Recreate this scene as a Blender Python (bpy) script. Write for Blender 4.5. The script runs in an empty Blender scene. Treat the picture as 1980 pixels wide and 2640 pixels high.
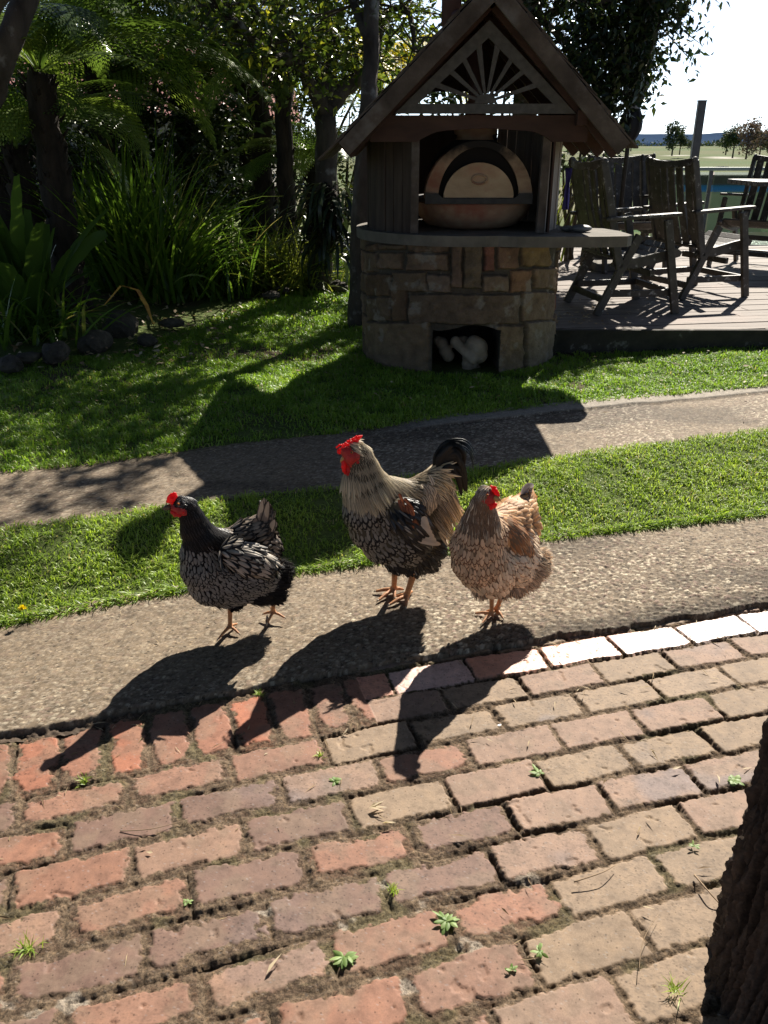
import bpy, bmesh, math, random
import numpy as np
from mathutils import Vector, Matrix, Euler
# ------------------------------------------------------------------ camera, sky, sun, exposure
SC = bpy.context.scene
CAM_H = 1.45; FPX = 2130.0; PITCH = math.atan((1320 - 378) / FPX)
cam = bpy.data.cameras.new('camera'); camo = bpy.data.objects.new('camera', cam)
SC.collection.objects.link(camo); SC.camera = camo
camo.location = (0, 0, CAM_H); camo.rotation_euler = (math.pi / 2 - PITCH, 0, 0)
cam.sensor_fit = 'VERTICAL'; cam.sensor_height = 36; cam.lens = 36 * FPX / 2640
cam.clip_start = 0.05; cam.clip_end = 6000
SUN_EL = math.radians(39.8); SUN_AZ = math.radians(23.5)      # azimuth right of straight ahead (+Y)
W = bpy.data.worlds.new('World'); SC.world = W; W.use_nodes = True
nt = W.node_tree; bg = nt.nodes['Background']
sky = nt.nodes.new('ShaderNodeTexSky'); sky.sky_type = 'NISHITA'; sky.sun_disc = False
sky.sun_elevation = SUN_EL; sky.sun_rotation = SUN_AZ; sky.air_density = 0.45; sky.dust_density = 0.4; sky.ozone_density = 1.0
bg.inputs[1].default_value = 0.05; nt.links.new(sky.outputs[0], bg.inputs[0])
HAZE = 0.6
def horizon_haze():                                          # the pale bright haze that lies low over the fields, strongest towards the sun
    g = nt.nodes.new('ShaderNodeNewGeometry'); sx = nt.nodes.new('ShaderNodeSeparateXYZ'); nt.links.new(g.outputs['Incoming'], sx.inputs[0])
    def mth(op, a, b=None):
        n = nt.nodes.new('ShaderNodeMath'); n.operation = op
        for i, v in enumerate((a, b)):
            if v is None: continue
            if isinstance(v, (int, float)): n.inputs[i].default_value = v
            else: nt.links.new(v, n.inputs[i])
        return n.outputs[0]
    up = mth('MULTIPLY', sx.outputs[2], -1.0)
    e = mth('DIVIDE', up, 0.27); e = mth('MULTIPLY', e, e); e = mth('POWER', 2.718, mth('MULTIPLY', e, -1.0))
    a = mth('ADD', mth('MULTIPLY', sx.outputs[1], -math.cos(SUN_AZ)), mth('MULTIPLY', sx.outputs[0], -math.sin(SUN_AZ)))
    a = mth('MAXIMUM', mth('ADD', mth('MULTIPLY', a, 0.75), 0.25), 0.05)
    f = mth('MULTIPLY', mth('MULTIPLY', e, a), mth('GREATER_THAN', up, -0.02))
    b2 = nt.nodes.new('ShaderNodeBackground'); b2.inputs[0].default_value = (.72, .87, 1.0, 1); nt.links.new(mth('MULTIPLY', f, HAZE), b2.inputs[1])
    ad = nt.nodes.new('ShaderNodeAddShader'); nt.links.new(bg.outputs[0], ad.inputs[0]); nt.links.new(b2.outputs[0], ad.inputs[1]); nt.links.new(ad.outputs[0], nt.nodes['World Output'].inputs[0])
horizon_haze()
sl = bpy.data.lights.new('sun', 'SUN'); sl.energy = 5.0; sl.angle = math.radians(0.5); sl.color = (1, .93, .82)
so = bpy.data.objects.new('sun', sl); SC.collection.objects.link(so)
sdir = Vector((math.sin(SUN_AZ) * math.cos(SUN_EL), math.cos(SUN_AZ) * math.cos(SUN_EL), math.sin(SUN_EL)))
so.rotation_euler = sdir.to_track_quat('Z', 'Y').to_euler(); so.location = (3, 9, 8)
vs = SC.view_settings; vs.view_transform = 'Standard'; vs.look = 'None'; vs.gamma = 1; vs.exposure = 1.0; vs.use_curve_mapping = False
SC.cycles.max_bounces = 8; SC.cycles.transparent_max_bounces = 12
# ------------------------------------------------------------------ measuring helpers: a point of the photo -> a place in the world
CP, SP = math.cos(PITCH), math.sin(PITCH)
K = 1980 / 1659
def ray(X, Y):
    u = (X * K - 990) / FPX; v = (1320 - Y * K) / FPX
    return Vector((u, CP + v * SP, -SP + v * CP))
def gp(X, Y, z=0.0):
    d = ray(X, Y); return Vector((0, 0, CAM_H)) + d * ((z - CAM_H) / d.z)
def at(X, Y, y):
    d = ray(X, Y); return Vector((0, 0, CAM_H)) + d * (y / d.y)
def mpp(X, Y, y):                                            # metres per measuring pixel at that distance
    p = at(X, Y, y); return (p.y * CP - (p.z - CAM_H) * SP) * K / FPX
# ------------------------------------------------------------------ scene helpers
def tag(o, label=None, cat=None, group=None, kind=None):
    if label: o['label'] = label
    if cat: o['category'] = cat
    if group: o['group'] = group
    if kind: o['kind'] = kind
    return o
def empty(name, loc=(0, 0, 0), rz=0.0, label=None, cat=None, group=None, kind=None):
    o = bpy.data.objects.new(name, None); SC.collection.objects.link(o)
    o.location = loc; o.rotation_euler = (0, 0, rz); o.empty_display_size = .05
    return tag(o, label, cat, group, kind)
def link(name, me, mats=(), parent=None, smooth=False):
    for m in (mats if isinstance(mats, (list, tuple)) else [mats]): me.materials.append(m)
    o = bpy.data.objects.new(name, me); SC.collection.objects.link(o)
    if smooth: me.polygons.foreach_set('use_smooth', np.ones(len(me.polygons), bool))
    if parent:
        o.parent = parent
        if parent.get('_w'): o.matrix_parent_inverse = Matrix.LocRotScale(parent.location, parent.rotation_euler, None).inverted()
    return o
def wempty(name, loc, **k):                                  # an Empty whose parts are built in world coordinates
    o = empty(name, loc, **k); o['_w'] = 1; return o
def npmesh(name, V, F, mats=(), parent=None, smooth=False, uv=None, col=None, rnd=None, midx=None):
    V = np.asarray(V, np.float32); F = np.asarray(F, np.int32); k = F.shape[1]
    me = bpy.data.meshes.new(name); me.vertices.add(len(V)); me.vertices.foreach_set('co', V.ravel())
    me.loops.add(F.size); me.loops.foreach_set('vertex_index', F.ravel())
    me.polygons.add(len(F)); me.polygons.foreach_set('loop_start', np.arange(0, F.size, k, dtype=np.int32))
    me.polygons.foreach_set('loop_total', np.full(len(F), k, np.int32))
    if midx is not None: me.polygons.foreach_set('material_index', np.asarray(midx, np.int32))
    if uv is not None:
        l = me.uv_layers.new(name='UVMap'); l.data.foreach_set('uv', np.asarray(uv, np.float32)[F.ravel()].ravel())
    if col is not None:
        a = me.color_attributes.new('col', 'FLOAT_COLOR', 'POINT'); c = np.ones((len(V), 4), np.float32); col = np.asarray(col); c[:, :col.shape[1]] = col
        a.data.foreach_set('color', c.ravel())
    if rnd is not None:
        a = me.attributes.new('rnd', 'FLOAT', 'POINT'); a.data.foreach_set('value', np.asarray(rnd, np.float32))
    me.update(calc_edges=True); me.validate()
    return link(name, me, mats, parent, smooth)
class MB:                                                    # collects boxes, bars, tubes, lathes; builds ONE mesh
    def __init__(s): s.bm = bmesh.new()
    def box(s, c, size, rot=None, bev=0.0):
        M = Matrix.Translation(c) @ (rot.to_4x4() if rot is not None else Matrix()) @ Matrix.Diagonal((size[0], size[1], size[2], 1))
        r = bmesh.ops.create_cube(s.bm, size=1, matrix=M)
        if bev: bmesh.ops.bevel(s.bm, geom=list({e for v in r['verts'] for e in v.link_edges}), offset=bev, segments=2, profile=.6, affect='EDGES')
    def bar(s, a, b, w, h, up=(0, 0, 1), bev=0.0, ext=0.0):   # rectangular bar from a to b; w across, h along up
        a, b = Vector(a), Vector(b); d = (b - a); L = d.length; d.normalize(); u = Vector(up)
        x = d.cross(u)
        if x.length < 1e-4: x = d.cross(Vector((0, 1, 0)))
        x.normalize(); z = x.cross(d); R = Matrix((x, d, z)).transposed()
        s.box((a + b) / 2, (w, L + ext, h), R, bev)
    def tube(s, pts, rad, n=8, cap=True):
        pts = [Vector(p) for p in pts]; rad = rad if isinstance(rad, (list, tuple)) else [rad] * len(pts)
        rings = []; u = None
        for i, p in enumerate(pts):
            d = (pts[min(i + 1, len(pts) - 1)] - pts[max(i - 1, 0)]).normalized()
            if u is None: u = d.orthogonal().normalized()
            u = (u - d * u.dot(d)).normalized(); v = d.cross(u)
            rings.append([s.bm.verts.new(p + (u * math.cos(t) + v * math.sin(t)) * rad[i]) for t in [2 * math.pi * k / n for k in range(n)]])
        for A, B in zip(rings, rings[1:]):
            for k in range(n): s.bm.faces.new((A[k], A[(k + 1) % n], B[(k + 1) % n], B[k]))
        if cap: s.bm.faces.new(rings[0][::-1]); s.bm.faces.new(rings[-1])
    def lathe(s, prof, c=(0, 0, 0), n=48, a0=0.0, a1=2 * math.pi):
        c = Vector(c); full = abs(a1 - a0 - 2 * math.pi) < 1e-6; m = n if full else n + 1
        R = [[s.bm.verts.new(c + Vector((r * math.cos(a0 + (a1 - a0) * k / n), r * math.sin(a0 + (a1 - a0) * k / n), z))) for k in range(m)] for r, z in prof]
        for A, B in zip(R, R[1:]):
            for k in range(n): s.bm.faces.new((A[k], A[(k + 1) % m], B[(k + 1) % m], B[k]))
    def prism(s, poly, a, b, axis='y'):                       # polygon (list of 2D) swept between a and b along an axis
        f = {'y': lambda p, t: (p[0], t, p[1]), 'z': lambda p, t: (p[0], p[1], t), 'x': lambda p, t: (t, p[0], p[1])}[axis]
        A = [s.bm.verts.new(f(p, a)) for p in poly]; B = [s.bm.verts.new(f(p, b)) for p in poly]; n = len(poly)
        s.bm.faces.new(A); s.bm.faces.new(B[::-1])
        for k in range(n): s.bm.faces.new((A[k], B[k], B[(k + 1) % n], A[(k + 1) % n]))
    def ball(s, c, r, sc=(1, 1, 1), sub=2, rot=None):
        M = Matrix.Translation(c) @ (rot.to_4x4() if rot is not None else Matrix()) @ Matrix.Diagonal((r * sc[0], r * sc[1], r * sc[2], 1))
        bmesh.ops.create_icosphere(s.bm, subdivisions=sub, radius=1, matrix=M)
    def build(s, name, mat, parent=None, smooth=False, noise=0.0, sub=0):
        if noise:
            for v in s.bm.verts: v.co += Vector((random.gauss(0, noise), random.gauss(0, noise), random.gauss(0, noise)))
        bmesh.ops.recalc_face_normals(s.bm, faces=s.bm.faces)
        me = bpy.data.meshes.new(name); s.bm.to_mesh(me); s.bm.free()
        return link(name, me, mat, parent, smooth)
def remesh(mb, voxel, smooth_it=2, name='m'):                 # voxel-remesh a bundle of blobs into one continuous skin
    me = bpy.data.meshes.new(name); mb.bm.to_mesh(me); mb.bm.free()
    o = bpy.data.objects.new(name, me); SC.collection.objects.link(o)
    m = o.modifiers.new('r', 'REMESH'); m.mode = 'VOXEL'; m.voxel_size = voxel; m.use_smooth_shade = True
    if smooth_it:
        m = o.modifiers.new('s', 'SMOOTH'); m.iterations = smooth_it; m.factor = .5
    dg = bpy.context.evaluated_depsgraph_get(); ev = o.evaluated_get(dg)
    out = bpy.data.meshes.new_from_object(ev); bpy.data.objects.remove(o); bpy.data.meshes.remove(me)
    return out
def copy_tree(o, parent=None):
    c = o.copy(); SC.collection.objects.link(c)
    if parent is not None: c.parent = parent
    for ch in [x for x in SC.collection.objects if x.parent == o]: copy_tree(ch, c)
    return c
# ------------------------------------------------------------------ numpy noise
def _h(ix, iy, seed):
    n = (ix.astype(np.int64) * 374761393 + iy.astype(np.int64) * 668265263 + seed * 1442695041) & 0x7fffffff
    n = ((n ^ (n >> 13)) * 1274126177) & 0x7fffffff
    n = ((n ^ (n >> 16)) * 60493) & 0x7fffffff
    return ((n >> 7) & 0xffff) / 65535.0
def vnoise(x, y, seed=0):
    ix, iy = np.floor(x), np.floor(y); fx, fy = x - ix, y - iy; fx = fx * fx * (3 - 2 * fx); fy = fy * fy * (3 - 2 * fy)
    a = _h(ix, iy, seed); b = _h(ix + 1, iy, seed); c = _h(ix, iy + 1, seed); d = _h(ix + 1, iy + 1, seed)
    return (a * (1 - fx) + b * fx) * (1 - fy) + (c * (1 - fx) + d * fx) * fy
def fbm(x, y, seed=0, o=4):
    s = 0; a = .5; t = 0
    for i in range(o):
        s = s + a * vnoise(x * 2 ** i, y * 2 ** i, seed + i * 17); t += a; a *= .5
    return s / t
def worley(x, y, seed=0):                                     # distance to nearest and second point, id of the nearest
    ix, iy = np.floor(x), np.floor(y); d1 = np.full(x.shape, 9.); d2 = np.full(x.shape, 9.); idn = np.zeros(x.shape)
    for dx in (-1, 0, 1):
        for dy in (-1, 0, 1):
            cx, cy = ix + dx, iy + dy; px = cx + .1 + .8 * _h(cx, cy, seed); py = cy + .1 + .8 * _h(cx, cy, seed + 5)
            d = np.hypot(x - px, y - py); h = _h(cx, cy, seed + 9); n = d < d1
            d2 = np.where(n, d1, np.minimum(d2, d)); d1 = np.where(n, d, d1); idn = np.where(n, h, idn)
    return d1, d2, idn
def sstep(a, b, x):
    t = np.clip((x - a) / (b - a), 0, 1); return t * t * (3 - 2 * t)
def lerp(a, b, t): return a + (b - a) * t
def gridmesh(name, X, Y, Z, col, mats, parent=None, mask=None, rnd=None):
    n, m = X.shape; I = np.arange(n * m).reshape(n, m)
    F = np.stack([I[:-1, :-1], I[:-1, 1:], I[1:, 1:], I[1:, :-1]], -1).reshape(-1, 4)
    if mask is not None: F = F[mask[:-1, :-1].ravel()]
    V = np.stack([X, Y, Z], -1).reshape(-1, 3)
    return npmesh(name, V, F, mats, parent, True, col=col.reshape(-1, col.shape[-1]), rnd=None if rnd is None else rnd.ravel())
# ------------------------------------------------------------------ materials
def newmat(name):
    m = bpy.data.materials.new(name); m.use_nodes = True; nt = m.node_tree; nt.nodes.clear()
    out = nt.nodes.new('ShaderNodeOutputMaterial'); b = nt.nodes.new('ShaderNodeBsdfPrincipled'); nt.links.new(b.outputs[0], out.inputs[0])
    return m, nt, b, out
def N(nt, t, **k):
    n = nt.nodes.new(t)
    for a, v in k.items():
        if a.startswith('i_'): n.inputs[int(a[2:])].default_value = v
        else: setattr(n, a, v)
    return n
def ramp(nt, fac, stops):
    r = nt.nodes.new('ShaderNodeValToRGB'); e = r.color_ramp.elements
    while len(e) < len(stops): e.new(.5)
    for k, (p, c) in enumerate(stops): e[k].position = p; e[k].color = (*c, 1) if len(c) == 3 else c
    nt.links.new(fac, r.inputs[0]); return r.outputs[0]
def mix(nt, fac, a, b, mode='MIX'):
    n = nt.nodes.new('ShaderNodeMix'); n.data_type = 'RGBA'; n.blend_type = mode
    for s, v in ((0, fac), (6, a), (7, b)):
        if isinstance(v, (int, float)): n.inputs[s].default_value = v
        elif isinstance(v, tuple): n.inputs[s].default_value = (*v, 1) if len(v) == 3 else v
        else: nt.links.new(v, n.inputs[s])
    return n.outputs[2]
def coord(nt, stretch=(1, 1, 1), kind='Object'):
    tc = nt.nodes.new('ShaderNodeTexCoord'); mp = nt.nodes.new('ShaderNodeMapping'); mp.inputs[3].default_value = stretch
    nt.links.new(tc.outputs[kind], mp.inputs[0]); return mp.outputs[0]
def noise(nt, vec, scale, detail=6, rough=.6):
    n = nt.nodes.new('ShaderNodeTexNoise'); n.inputs['Scale'].default_value = scale; n.inputs['Detail'].default_value = detail; n.inputs['Roughness'].default_value = rough
    nt.links.new(vec, n.inputs['Vector']); return n.outputs['Fac']
def bump(nt, b, h, strength=.5, dist=.01):
    n = nt.nodes.new('ShaderNodeBump'); n.inputs['Strength'].default_value = strength; n.inputs['Distance'].default_value = dist
    nt.links.new(h, n.inputs['Height']); nt.links.new(n.outputs[0], b.inputs['Normal'])
def surf(name, stops, scale=5, rough=.8, stretch=(1, 1, 1), bs=.5, bd=.01, fine=0, spots=None, spec=.4, detail=8, kind='Object'):
    m, nt, b, out = newmat(name); v = coord(nt, stretch, kind); f = noise(nt, v, scale, detail)
    c = ramp(nt, f, stops)
    if spots:                                                 # (scale, lo, hi, colour): patches of lichen, soot, rust
        s = noise(nt, coord(nt, (1, 1, 1), kind), spots[0], 5); k = ramp(nt, s, [(spots[1], (0, 0, 0)), (spots[2], (1, 1, 1))]); c = mix(nt, k, c, spots[3])
    nt.links.new(c, b.inputs['Base Color']); b.inputs['Roughness'].default_value = rough; b.inputs['Specular IOR Level'].default_value = spec
    if bs: bump(nt, b, noise(nt, v, fine or scale * 3, 8), bs, bd)
    return m
def plain(name, c, rough=.6, spec=.4, metal=0):
    m, nt, b, out = newmat(name); b.inputs['Base Color'].default_value = (*c, 1); b.inputs['Roughness'].default_value = rough
    b.inputs['Specular IOR Level'].default_value = spec; b.inputs['Metallic'].default_value = metal; return m
def leafmat(name, stops, rough=.4, trans=.4, spec=.4, tint=(1.0, 1.0, .6), attr='rnd'):
    m, nt, b, out = newmat(name); a = N(nt, 'ShaderNodeAttribute', attribute_name=attr)
    c = ramp(nt, a.outputs['Fac'], stops); nt.links.new(c, b.inputs['Base Color'])
    b.inputs['Roughness'].default_value = rough; b.inputs['Specular IOR Level'].default_value = spec
    t = nt.nodes.new('ShaderNodeBsdfTranslucent'); nt.links.new(mix(nt, 1.0, c, tint, 'MULTIPLY'), t.inputs[0])
    x = nt.nodes.new('ShaderNodeMixShader'); x.inputs[0].default_value = trans
    nt.links.new(b.outputs[0], x.inputs[1]); nt.links.new(t.outputs[0], x.inputs[2]); nt.links.new(x.outputs[0], out.inputs[0])
    return m
def vcolmat(name, rough=.85, spec=.3, fine=180, var=.35, bs=.35, bd=.003, rough_attr=False, flecks=0):
    m, nt, b, out = newmat(name); a = N(nt, 'ShaderNodeAttribute', attribute_name='col'); v = coord(nt)
    f = noise(nt, v, fine, 6, .7); k = ramp(nt, f, [(.25, (1 - var,) * 3), (.75, (1 + var * .6,) * 3)])
    nt.links.new(mix(nt, 1.0, a.outputs['Color'], k, 'MULTIPLY'), b.inputs['Base Color'])
    if flecks:                                                # crisp stone chips: some pale, a few dark pits
        src = b.inputs['Base Color'].links[0].from_socket
        for sc, hi, pale, dark in ((flecks, .66, 1.5, .36), (flecks * 1.9, .72, 1.4, .5)):
            vo = nt.nodes.new('ShaderNodeTexVoronoi'); vo.inputs['Scale'].default_value = sc; nt.links.new(coord(nt, (1, 1.5, 1)), vo.inputs['Vector'])
            sp = nt.nodes.new('ShaderNodeSeparateColor'); nt.links.new(vo.outputs['Color'], sp.inputs[0])
            inside = ramp(nt, vo.outputs['Distance'], [(.30, (1, 1, 1)), (.38, (0, 0, 0))])
            kp = mix(nt, 1.0, inside, ramp(nt, sp.outputs[0], [(hi, (0, 0, 0)), (hi + .02, (1, 1, 1))]), 'MULTIPLY'); kd = mix(nt, 1.0, inside, ramp(nt, sp.outputs[1], [(.86, (0, 0, 0)), (.88, (1, 1, 1))]), 'MULTIPLY')
            src = mix(nt, kp, src, mix(nt, 1.0, src, (pale, pale, pale * .97), 'MULTIPLY')); src = mix(nt, kd, src, mix(nt, 1.0, src, (dark, dark, dark), 'MULTIPLY'))
        nt.links.new(src, b.inputs['Base Color'])
    b.inputs['Roughness'].default_value = rough; b.inputs['Specular IOR Level'].default_value = spec
    if rough_attr:
        r = N(nt, 'ShaderNodeAttribute', attribute_name='rnd'); nt.links.new(r.outputs['Fac'], b.inputs['Roughness'])
    if bs: bump(nt, b, f, bs, bd)
    if rough_attr:                                            # crumbly ground between the bricks is far rougher than their faces
        g = noise(nt, v, 150, 8, .75); mr = nt.nodes.new('ShaderNodeMapRange'); mr.inputs[1].default_value = .74; mr.inputs[2].default_value = .95; mr.inputs[3].default_value = .10; mr.inputs[4].default_value = 1.0; nt.links.new(r.outputs['Fac'], mr.inputs[0])
        bn = [n for n in nt.nodes if n.type == 'BUMP'][0]; bn.inputs['Distance'].default_value = .006; nt.links.new(g, bn.inputs['Height']); nt.links.new(mr.outputs[0], bn.inputs['Strength'])
        k2 = ramp(nt, g, [(.36, (.35, .33, .30)), (.52, (1, 1, 1)), (.70, (1.7, 1.6, 1.45))]); src = b.inputs['Base Color'].links[0].from_socket
        st = ramp(nt, noise(nt, v, 34, 7, .65), [(.34, (.74, .72, .70)), (.50, (1, 1, 1)), (.66, (1.14, 1.12, 1.08))]); src = mix(nt, 1.0, src, st, 'MULTIPLY')
        vo = nt.nodes.new('ShaderNodeTexVoronoi'); vo.inputs['Scale'].default_value = 130; nt.links.new(v, vo.inputs['Vector']); sp = nt.nodes.new('ShaderNodeSeparateColor'); nt.links.new(vo.outputs['Color'], sp.inputs[0])
        kd = mix(nt, 1.0, ramp(nt, vo.outputs['Distance'], [(.22, (1, 1, 1)), (.34, (0, 0, 0))]), ramp(nt, sp.outputs[0], [(.80, (0, 0, 0)), (.82, (1, 1, 1))]), 'MULTIPLY'); src = mix(nt, kd, src, mix(nt, 1.0, src, (.55, .52, .50), 'MULTIPLY'))
        nt.links.new(mix(nt, mr.outputs[0], src, mix(nt, 1.0, src, k2, 'MULTIPLY')), b.inputs['Base Color'])
    return m
RS = np.random.RandomState(7); random.seed(7)
# instancing of a small template into one big mesh
def scatter(name, TV, TF, P, B, S, mats, parent=None, TUV=None, smooth=False, rnd=None, split=None):
    # TV (m,3) template, TF (k,n) faces, P (N,3) places, B (N,3,3) rows = world directions of x,y,z, S (N,3) scales
    n, m = len(P), len(TV)
    V = np.einsum('nmi,nij->nmj', TV[None] * S[:, None, :], B) + P[:, None, :]
    F = (TF[None] + (np.arange(n) * m)[:, None, None]).reshape(-1, TF.shape[1])
    uv = None if TUV is None else np.tile(TUV, (n, 1))
    r = np.repeat(RS.rand(n) if rnd is None else rnd, m)
    return npmesh(name, V.reshape(-1, 3), F, mats, parent, smooth, uv=uv, rnd=r)
def basis(Y, up, jitter=0.0):                                 # rows x, y, z with y along Y and z near up
    Y = Y / np.linalg.norm(Y, axis=1, keepdims=True)
    if jitter: up = up + RS.normal(0, jitter, up.shape)
    X = np.cross(Y, up); X /= np.linalg.norm(X, axis=1, keepdims=True) + 1e-9; Z = np.cross(X, Y)
    return np.stack([X, Y, Z], 1)
LEAF_V = np.array([(0, 0, 0), (-.5, .35, .06), (0, .4, 0), (.5, .35, .06), (0, 1, -.08)], float)
LEAF_F = np.array([(0, 2, 1), (0, 3, 2), (1, 2, 4), (2, 3, 4)])
# ================================================================== THE SETTING: ground, paving, paths, lawn
def A_(x): return 2.115 + .300 * x - .018 * x * x             # brick paving / near path
def B_(x): return np.interp(x, [-4, -1.27, -.55, -.05, .8, 1.66, 5], [1.3, 2.35, 2.65, 2.80, 3.04, 3.26, 4.1])   # near path / grass strip
def C_(x): return np.interp(x, [-5, -1.47, -1.0, -.54, -.17, .36, .8, 1.2, 1.98, 6], [1.7, 2.88, 3.06, 3.22, 3.29, 3.52, 3.66, 3.82, 4.08, 5.4])
def D_(x): return np.interp(x, [-6, -1.72, -1.33, -.9, -.1, .2, .78, 1.45, 2.33, 6], [1.9, 3.47, 3.59, 3.8, 4.08, 4.22, 4.44, 4.66, 4.92, 6.1])
def ground_z(x, y):
    x = np.asarray(x, float); y = np.asarray(y, float)
    z = .12 * sstep(0, 1, (y - B_(x) + .02) / np.maximum(C_(x) - B_(x), .1)) + .07 * sstep(1.5, 3.2, x) * sstep(4.6, 5.6, y) * (1 - sstep(6.2, 8, y))
    z = z + .25 * sstep(-1.6, -3.2, x) * sstep(5.2, 7.5, y)
    z = z + .02 * (fbm(x * 2, y * 2, 3) - .5) * sstep(2.6, 3.6, y)
    return z
def ring(f, x): return f(x)
soil_m = surf('soil', [(.3, (.035, .026, .018)), (.7, (.10, .075, .05))], 18, .95, bs=.8, bd=.01)
def build_ground():
    xs = np.concatenate([np.linspace(-9, -3, 30, endpoint=False), np.linspace(-3, 4, 240), np.linspace(4.1, 9, 20)])
    ys = np.concatenate([np.linspace(-3, 1.4, 10, endpoint=False), np.linspace(1.4, 7, 220), np.linspace(7.1, 26, 60)])
    X, Y = np.meshgrid(xs, ys); Z = ground_z(X, Y) - .012
    Z -= .09 * (Y < B_(X) + .01); Z -= .03 * ((Y > C_(X) - .01) & (Y < D_(X) + .01))
    Z -= 3.4 * sstep(12.6, 26, Y) * sstep(-4, 3, X)
    c = np.array([.10, .13, .04]); s = np.array([.10, .08, .05]); f = fbm(X * 6, Y * 6, 4)[..., None]
    bare = sstep(.58, .7, fbm(X * 1.7, Y * 1.7, 12))[..., None] * sstep(4.0, 4.6, Y)[..., None]
    gridmesh('lawn_soil', X, Y, Z, lerp(c * (0.6 + f), s * (.6 + f), bare), vcolmat('lawn_earth', .95, .1, 60, .5, .8, .01))['kind'] = 'structure'
build_ground()
def brick_field():
    # t = distance below the path edge, s = distance along the courses
    t1 = np.arange(-.16, 1.80, .0031); s1 = np.arange(-2.1, 3.0, .0036)
    S, T = np.meshgrid(s1, t1)
    # straight courses at 17 degrees bent to follow the edge curve
    c, q = math.cos(math.radians(17)), math.sin(math.radians(17))
    X = S * c + T * q; Y0 = 2.115 + .300 * S * c - .018 * (S * c) ** 2; Y = Y0 - T * c
    w1 = (fbm(S * 9, T * 9, 31, 3) - .5) * .012; w2 = (fbm(S * 9, T * 9, 57, 3) - .5) * .012
    s_, t_ = S + w1, T + w2
    BL, BP = .252, .1205
    left = (s_ < -.09)
    sc_left = left
    row = np.floor(t_ / BP); 
    off = np.where(row % 2 == 0, 0.0, BL * .5) + (_h(row, row * 0, 71) - .5) * .05
    off = np.where(row == 0, .09 + BL * .0 - .095, off)
    colm = np.floor((s_ + off) / BL); ls = (s_ + off) - (colm + .5) * BL; lt = t_ - (row + .5) * BP
    hl, ht = BL / 2, BP / 2
    # soldier course on the left
    sold = left & (t_ < 2 * BP) & (t_ > -.5)
    SW = .112
    cs = np.floor((s_ + .03) / SW); ls = np.where(sold, (s_ + .03) - (cs + .5) * SW, ls); lt = np.where(sold, t_ - 1.05 * BP, lt)
    hl = np.where(sold, SW / 2, hl); ht = np.where(sold, BP * 1.0, ht)
    bid = np.where(sold, _h(cs, cs * 0 + 3, 5), _h(colm, row, 5)); bid2 = np.where(sold, _h(cs, cs * 0 + 3, 15), _h(colm, row, 15)); bid3 = np.where(sold, _h(cs, cs * 0 + 3, 25), _h(colm, row, 25)); bid4 = np.where(sold, _h(cs, cs * 0 + 3, 35), _h(colm, row, 35))
    # little turn of each brick
    rot = (bid3 - .5) * .07; ls, lt = ls + lt * rot, lt - ls * rot
    dx = hl - np.abs(ls); dy = ht - np.abs(lt)
    d = np.minimum(dx, dy); d = np.where((dx < .012) & (dy < .012), d - .35 * (.012 - np.maximum(dx, dy)).clip(0), d)
    edge = (row == 0) & ~left & (t_ > -.2)
    # reddish worn bricks to the left, tan ones to the right
    sC, tC = s_ - ls, t_ - lt                                   # centre of the brick, so that its colour is its own
    redside = sstep(-.10, .10, -(sC * c + tC * q - .04) + .40 * (tC - .5) + .55 * (bid4 - .5) + .0)
    redside = np.where(sold, 1., redside)
    wear = np.where(edge, .1, lerp(.25, 1.0, redside) * lerp(.55, 1.25, bid2))
    n1 = fbm(X * 34, Y * 34, 41, 4) - .5; n2 = fbm(X * 110, Y * 110, 43, 3) - .5; n3 = fbm(X * 14, Y * 14, 47, 3) - .5
    front = sstep(-.2, 1, lt / ht)                              # the side towards the house is eroded more
    front2 = sstep(.2, 1, lt / ht)
    margin = np.where(edge, .004, .0052 + wear * (.0095 + .017 * front2))
    dd = d + wear * (n3 * .024 + n1 * .034) + n2 * .016
    core = sstep(0, .0026, dd - margin)                         # 1 on the sound face of the brick
    crack_w = np.where(edge, .0035, .0040 + .0035 * bid)
    joint = 1 - sstep(crack_w * .5, crack_w + .003, d + n1 * .006 + n2 * .003)
    fill = sstep(.28, .52, fbm(X * 5, Y * 5, 77, 3) + .12 * redside)  # soil filled joints here and there
    crumb = fbm(X * 75, Y * 75, 61, 4); pit = fbm(X * 240, Y * 240, 63, 2)
    tilt = (bid - .5) * .010 * ls / .12 + (bid2 - .5) * .008 * lt / .06 + (bid3 - .5) * .004
    Z = lerp(-.018, -.027, sstep(-.6, .5, X)) + core * .0026 + tilt * .8 + (crumb - .5) * .012 * (1 - core) + n2 * .0006 * core + (pit - .5) * .0005
    Z -= joint * (1 - .8 * fill) * .0105 * (1 - .3 * core)
    chip = (fbm(X * 26, Y * 26, 90, 3) > .79) & (core > .5); Z -= chip * .0025
    Z = np.where(edge & (joint < .5), -.021 + tilt * .5 + (pit - .5) * .0008 - (fbm(X * 90, Y * 90, 99, 2) > .78) * .002, Z)
    # colours
    def C(*a): return np.array(a)
    red = lerp(C(.265, .128, .082), C(.255, .145, .102), bid[..., None]); red = np.where((bid3 > .74)[..., None], C(.18, .108, .082), red); red = np.where((bid3 < .14)[..., None], C(.27, .165, .115), red)
    tan = lerp(C(.235, .165, .105), C(.275, .195, .13), bid[..., None]); tan = np.where((bid3 > .62)[..., None], C(.27, .175, .125), tan)
    base = lerp(tan, red, sstep(.35, .65, redside)[..., None])
    purple = (sstep(.64, .76, fbm(X * 4.3, Y * 4.3, 101, 3)) * (1 - .6 * redside) * sstep(.35, .6, bid2) * .6)[..., None]
    base = lerp(base, C(.17, .145, .15), purple)
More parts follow.
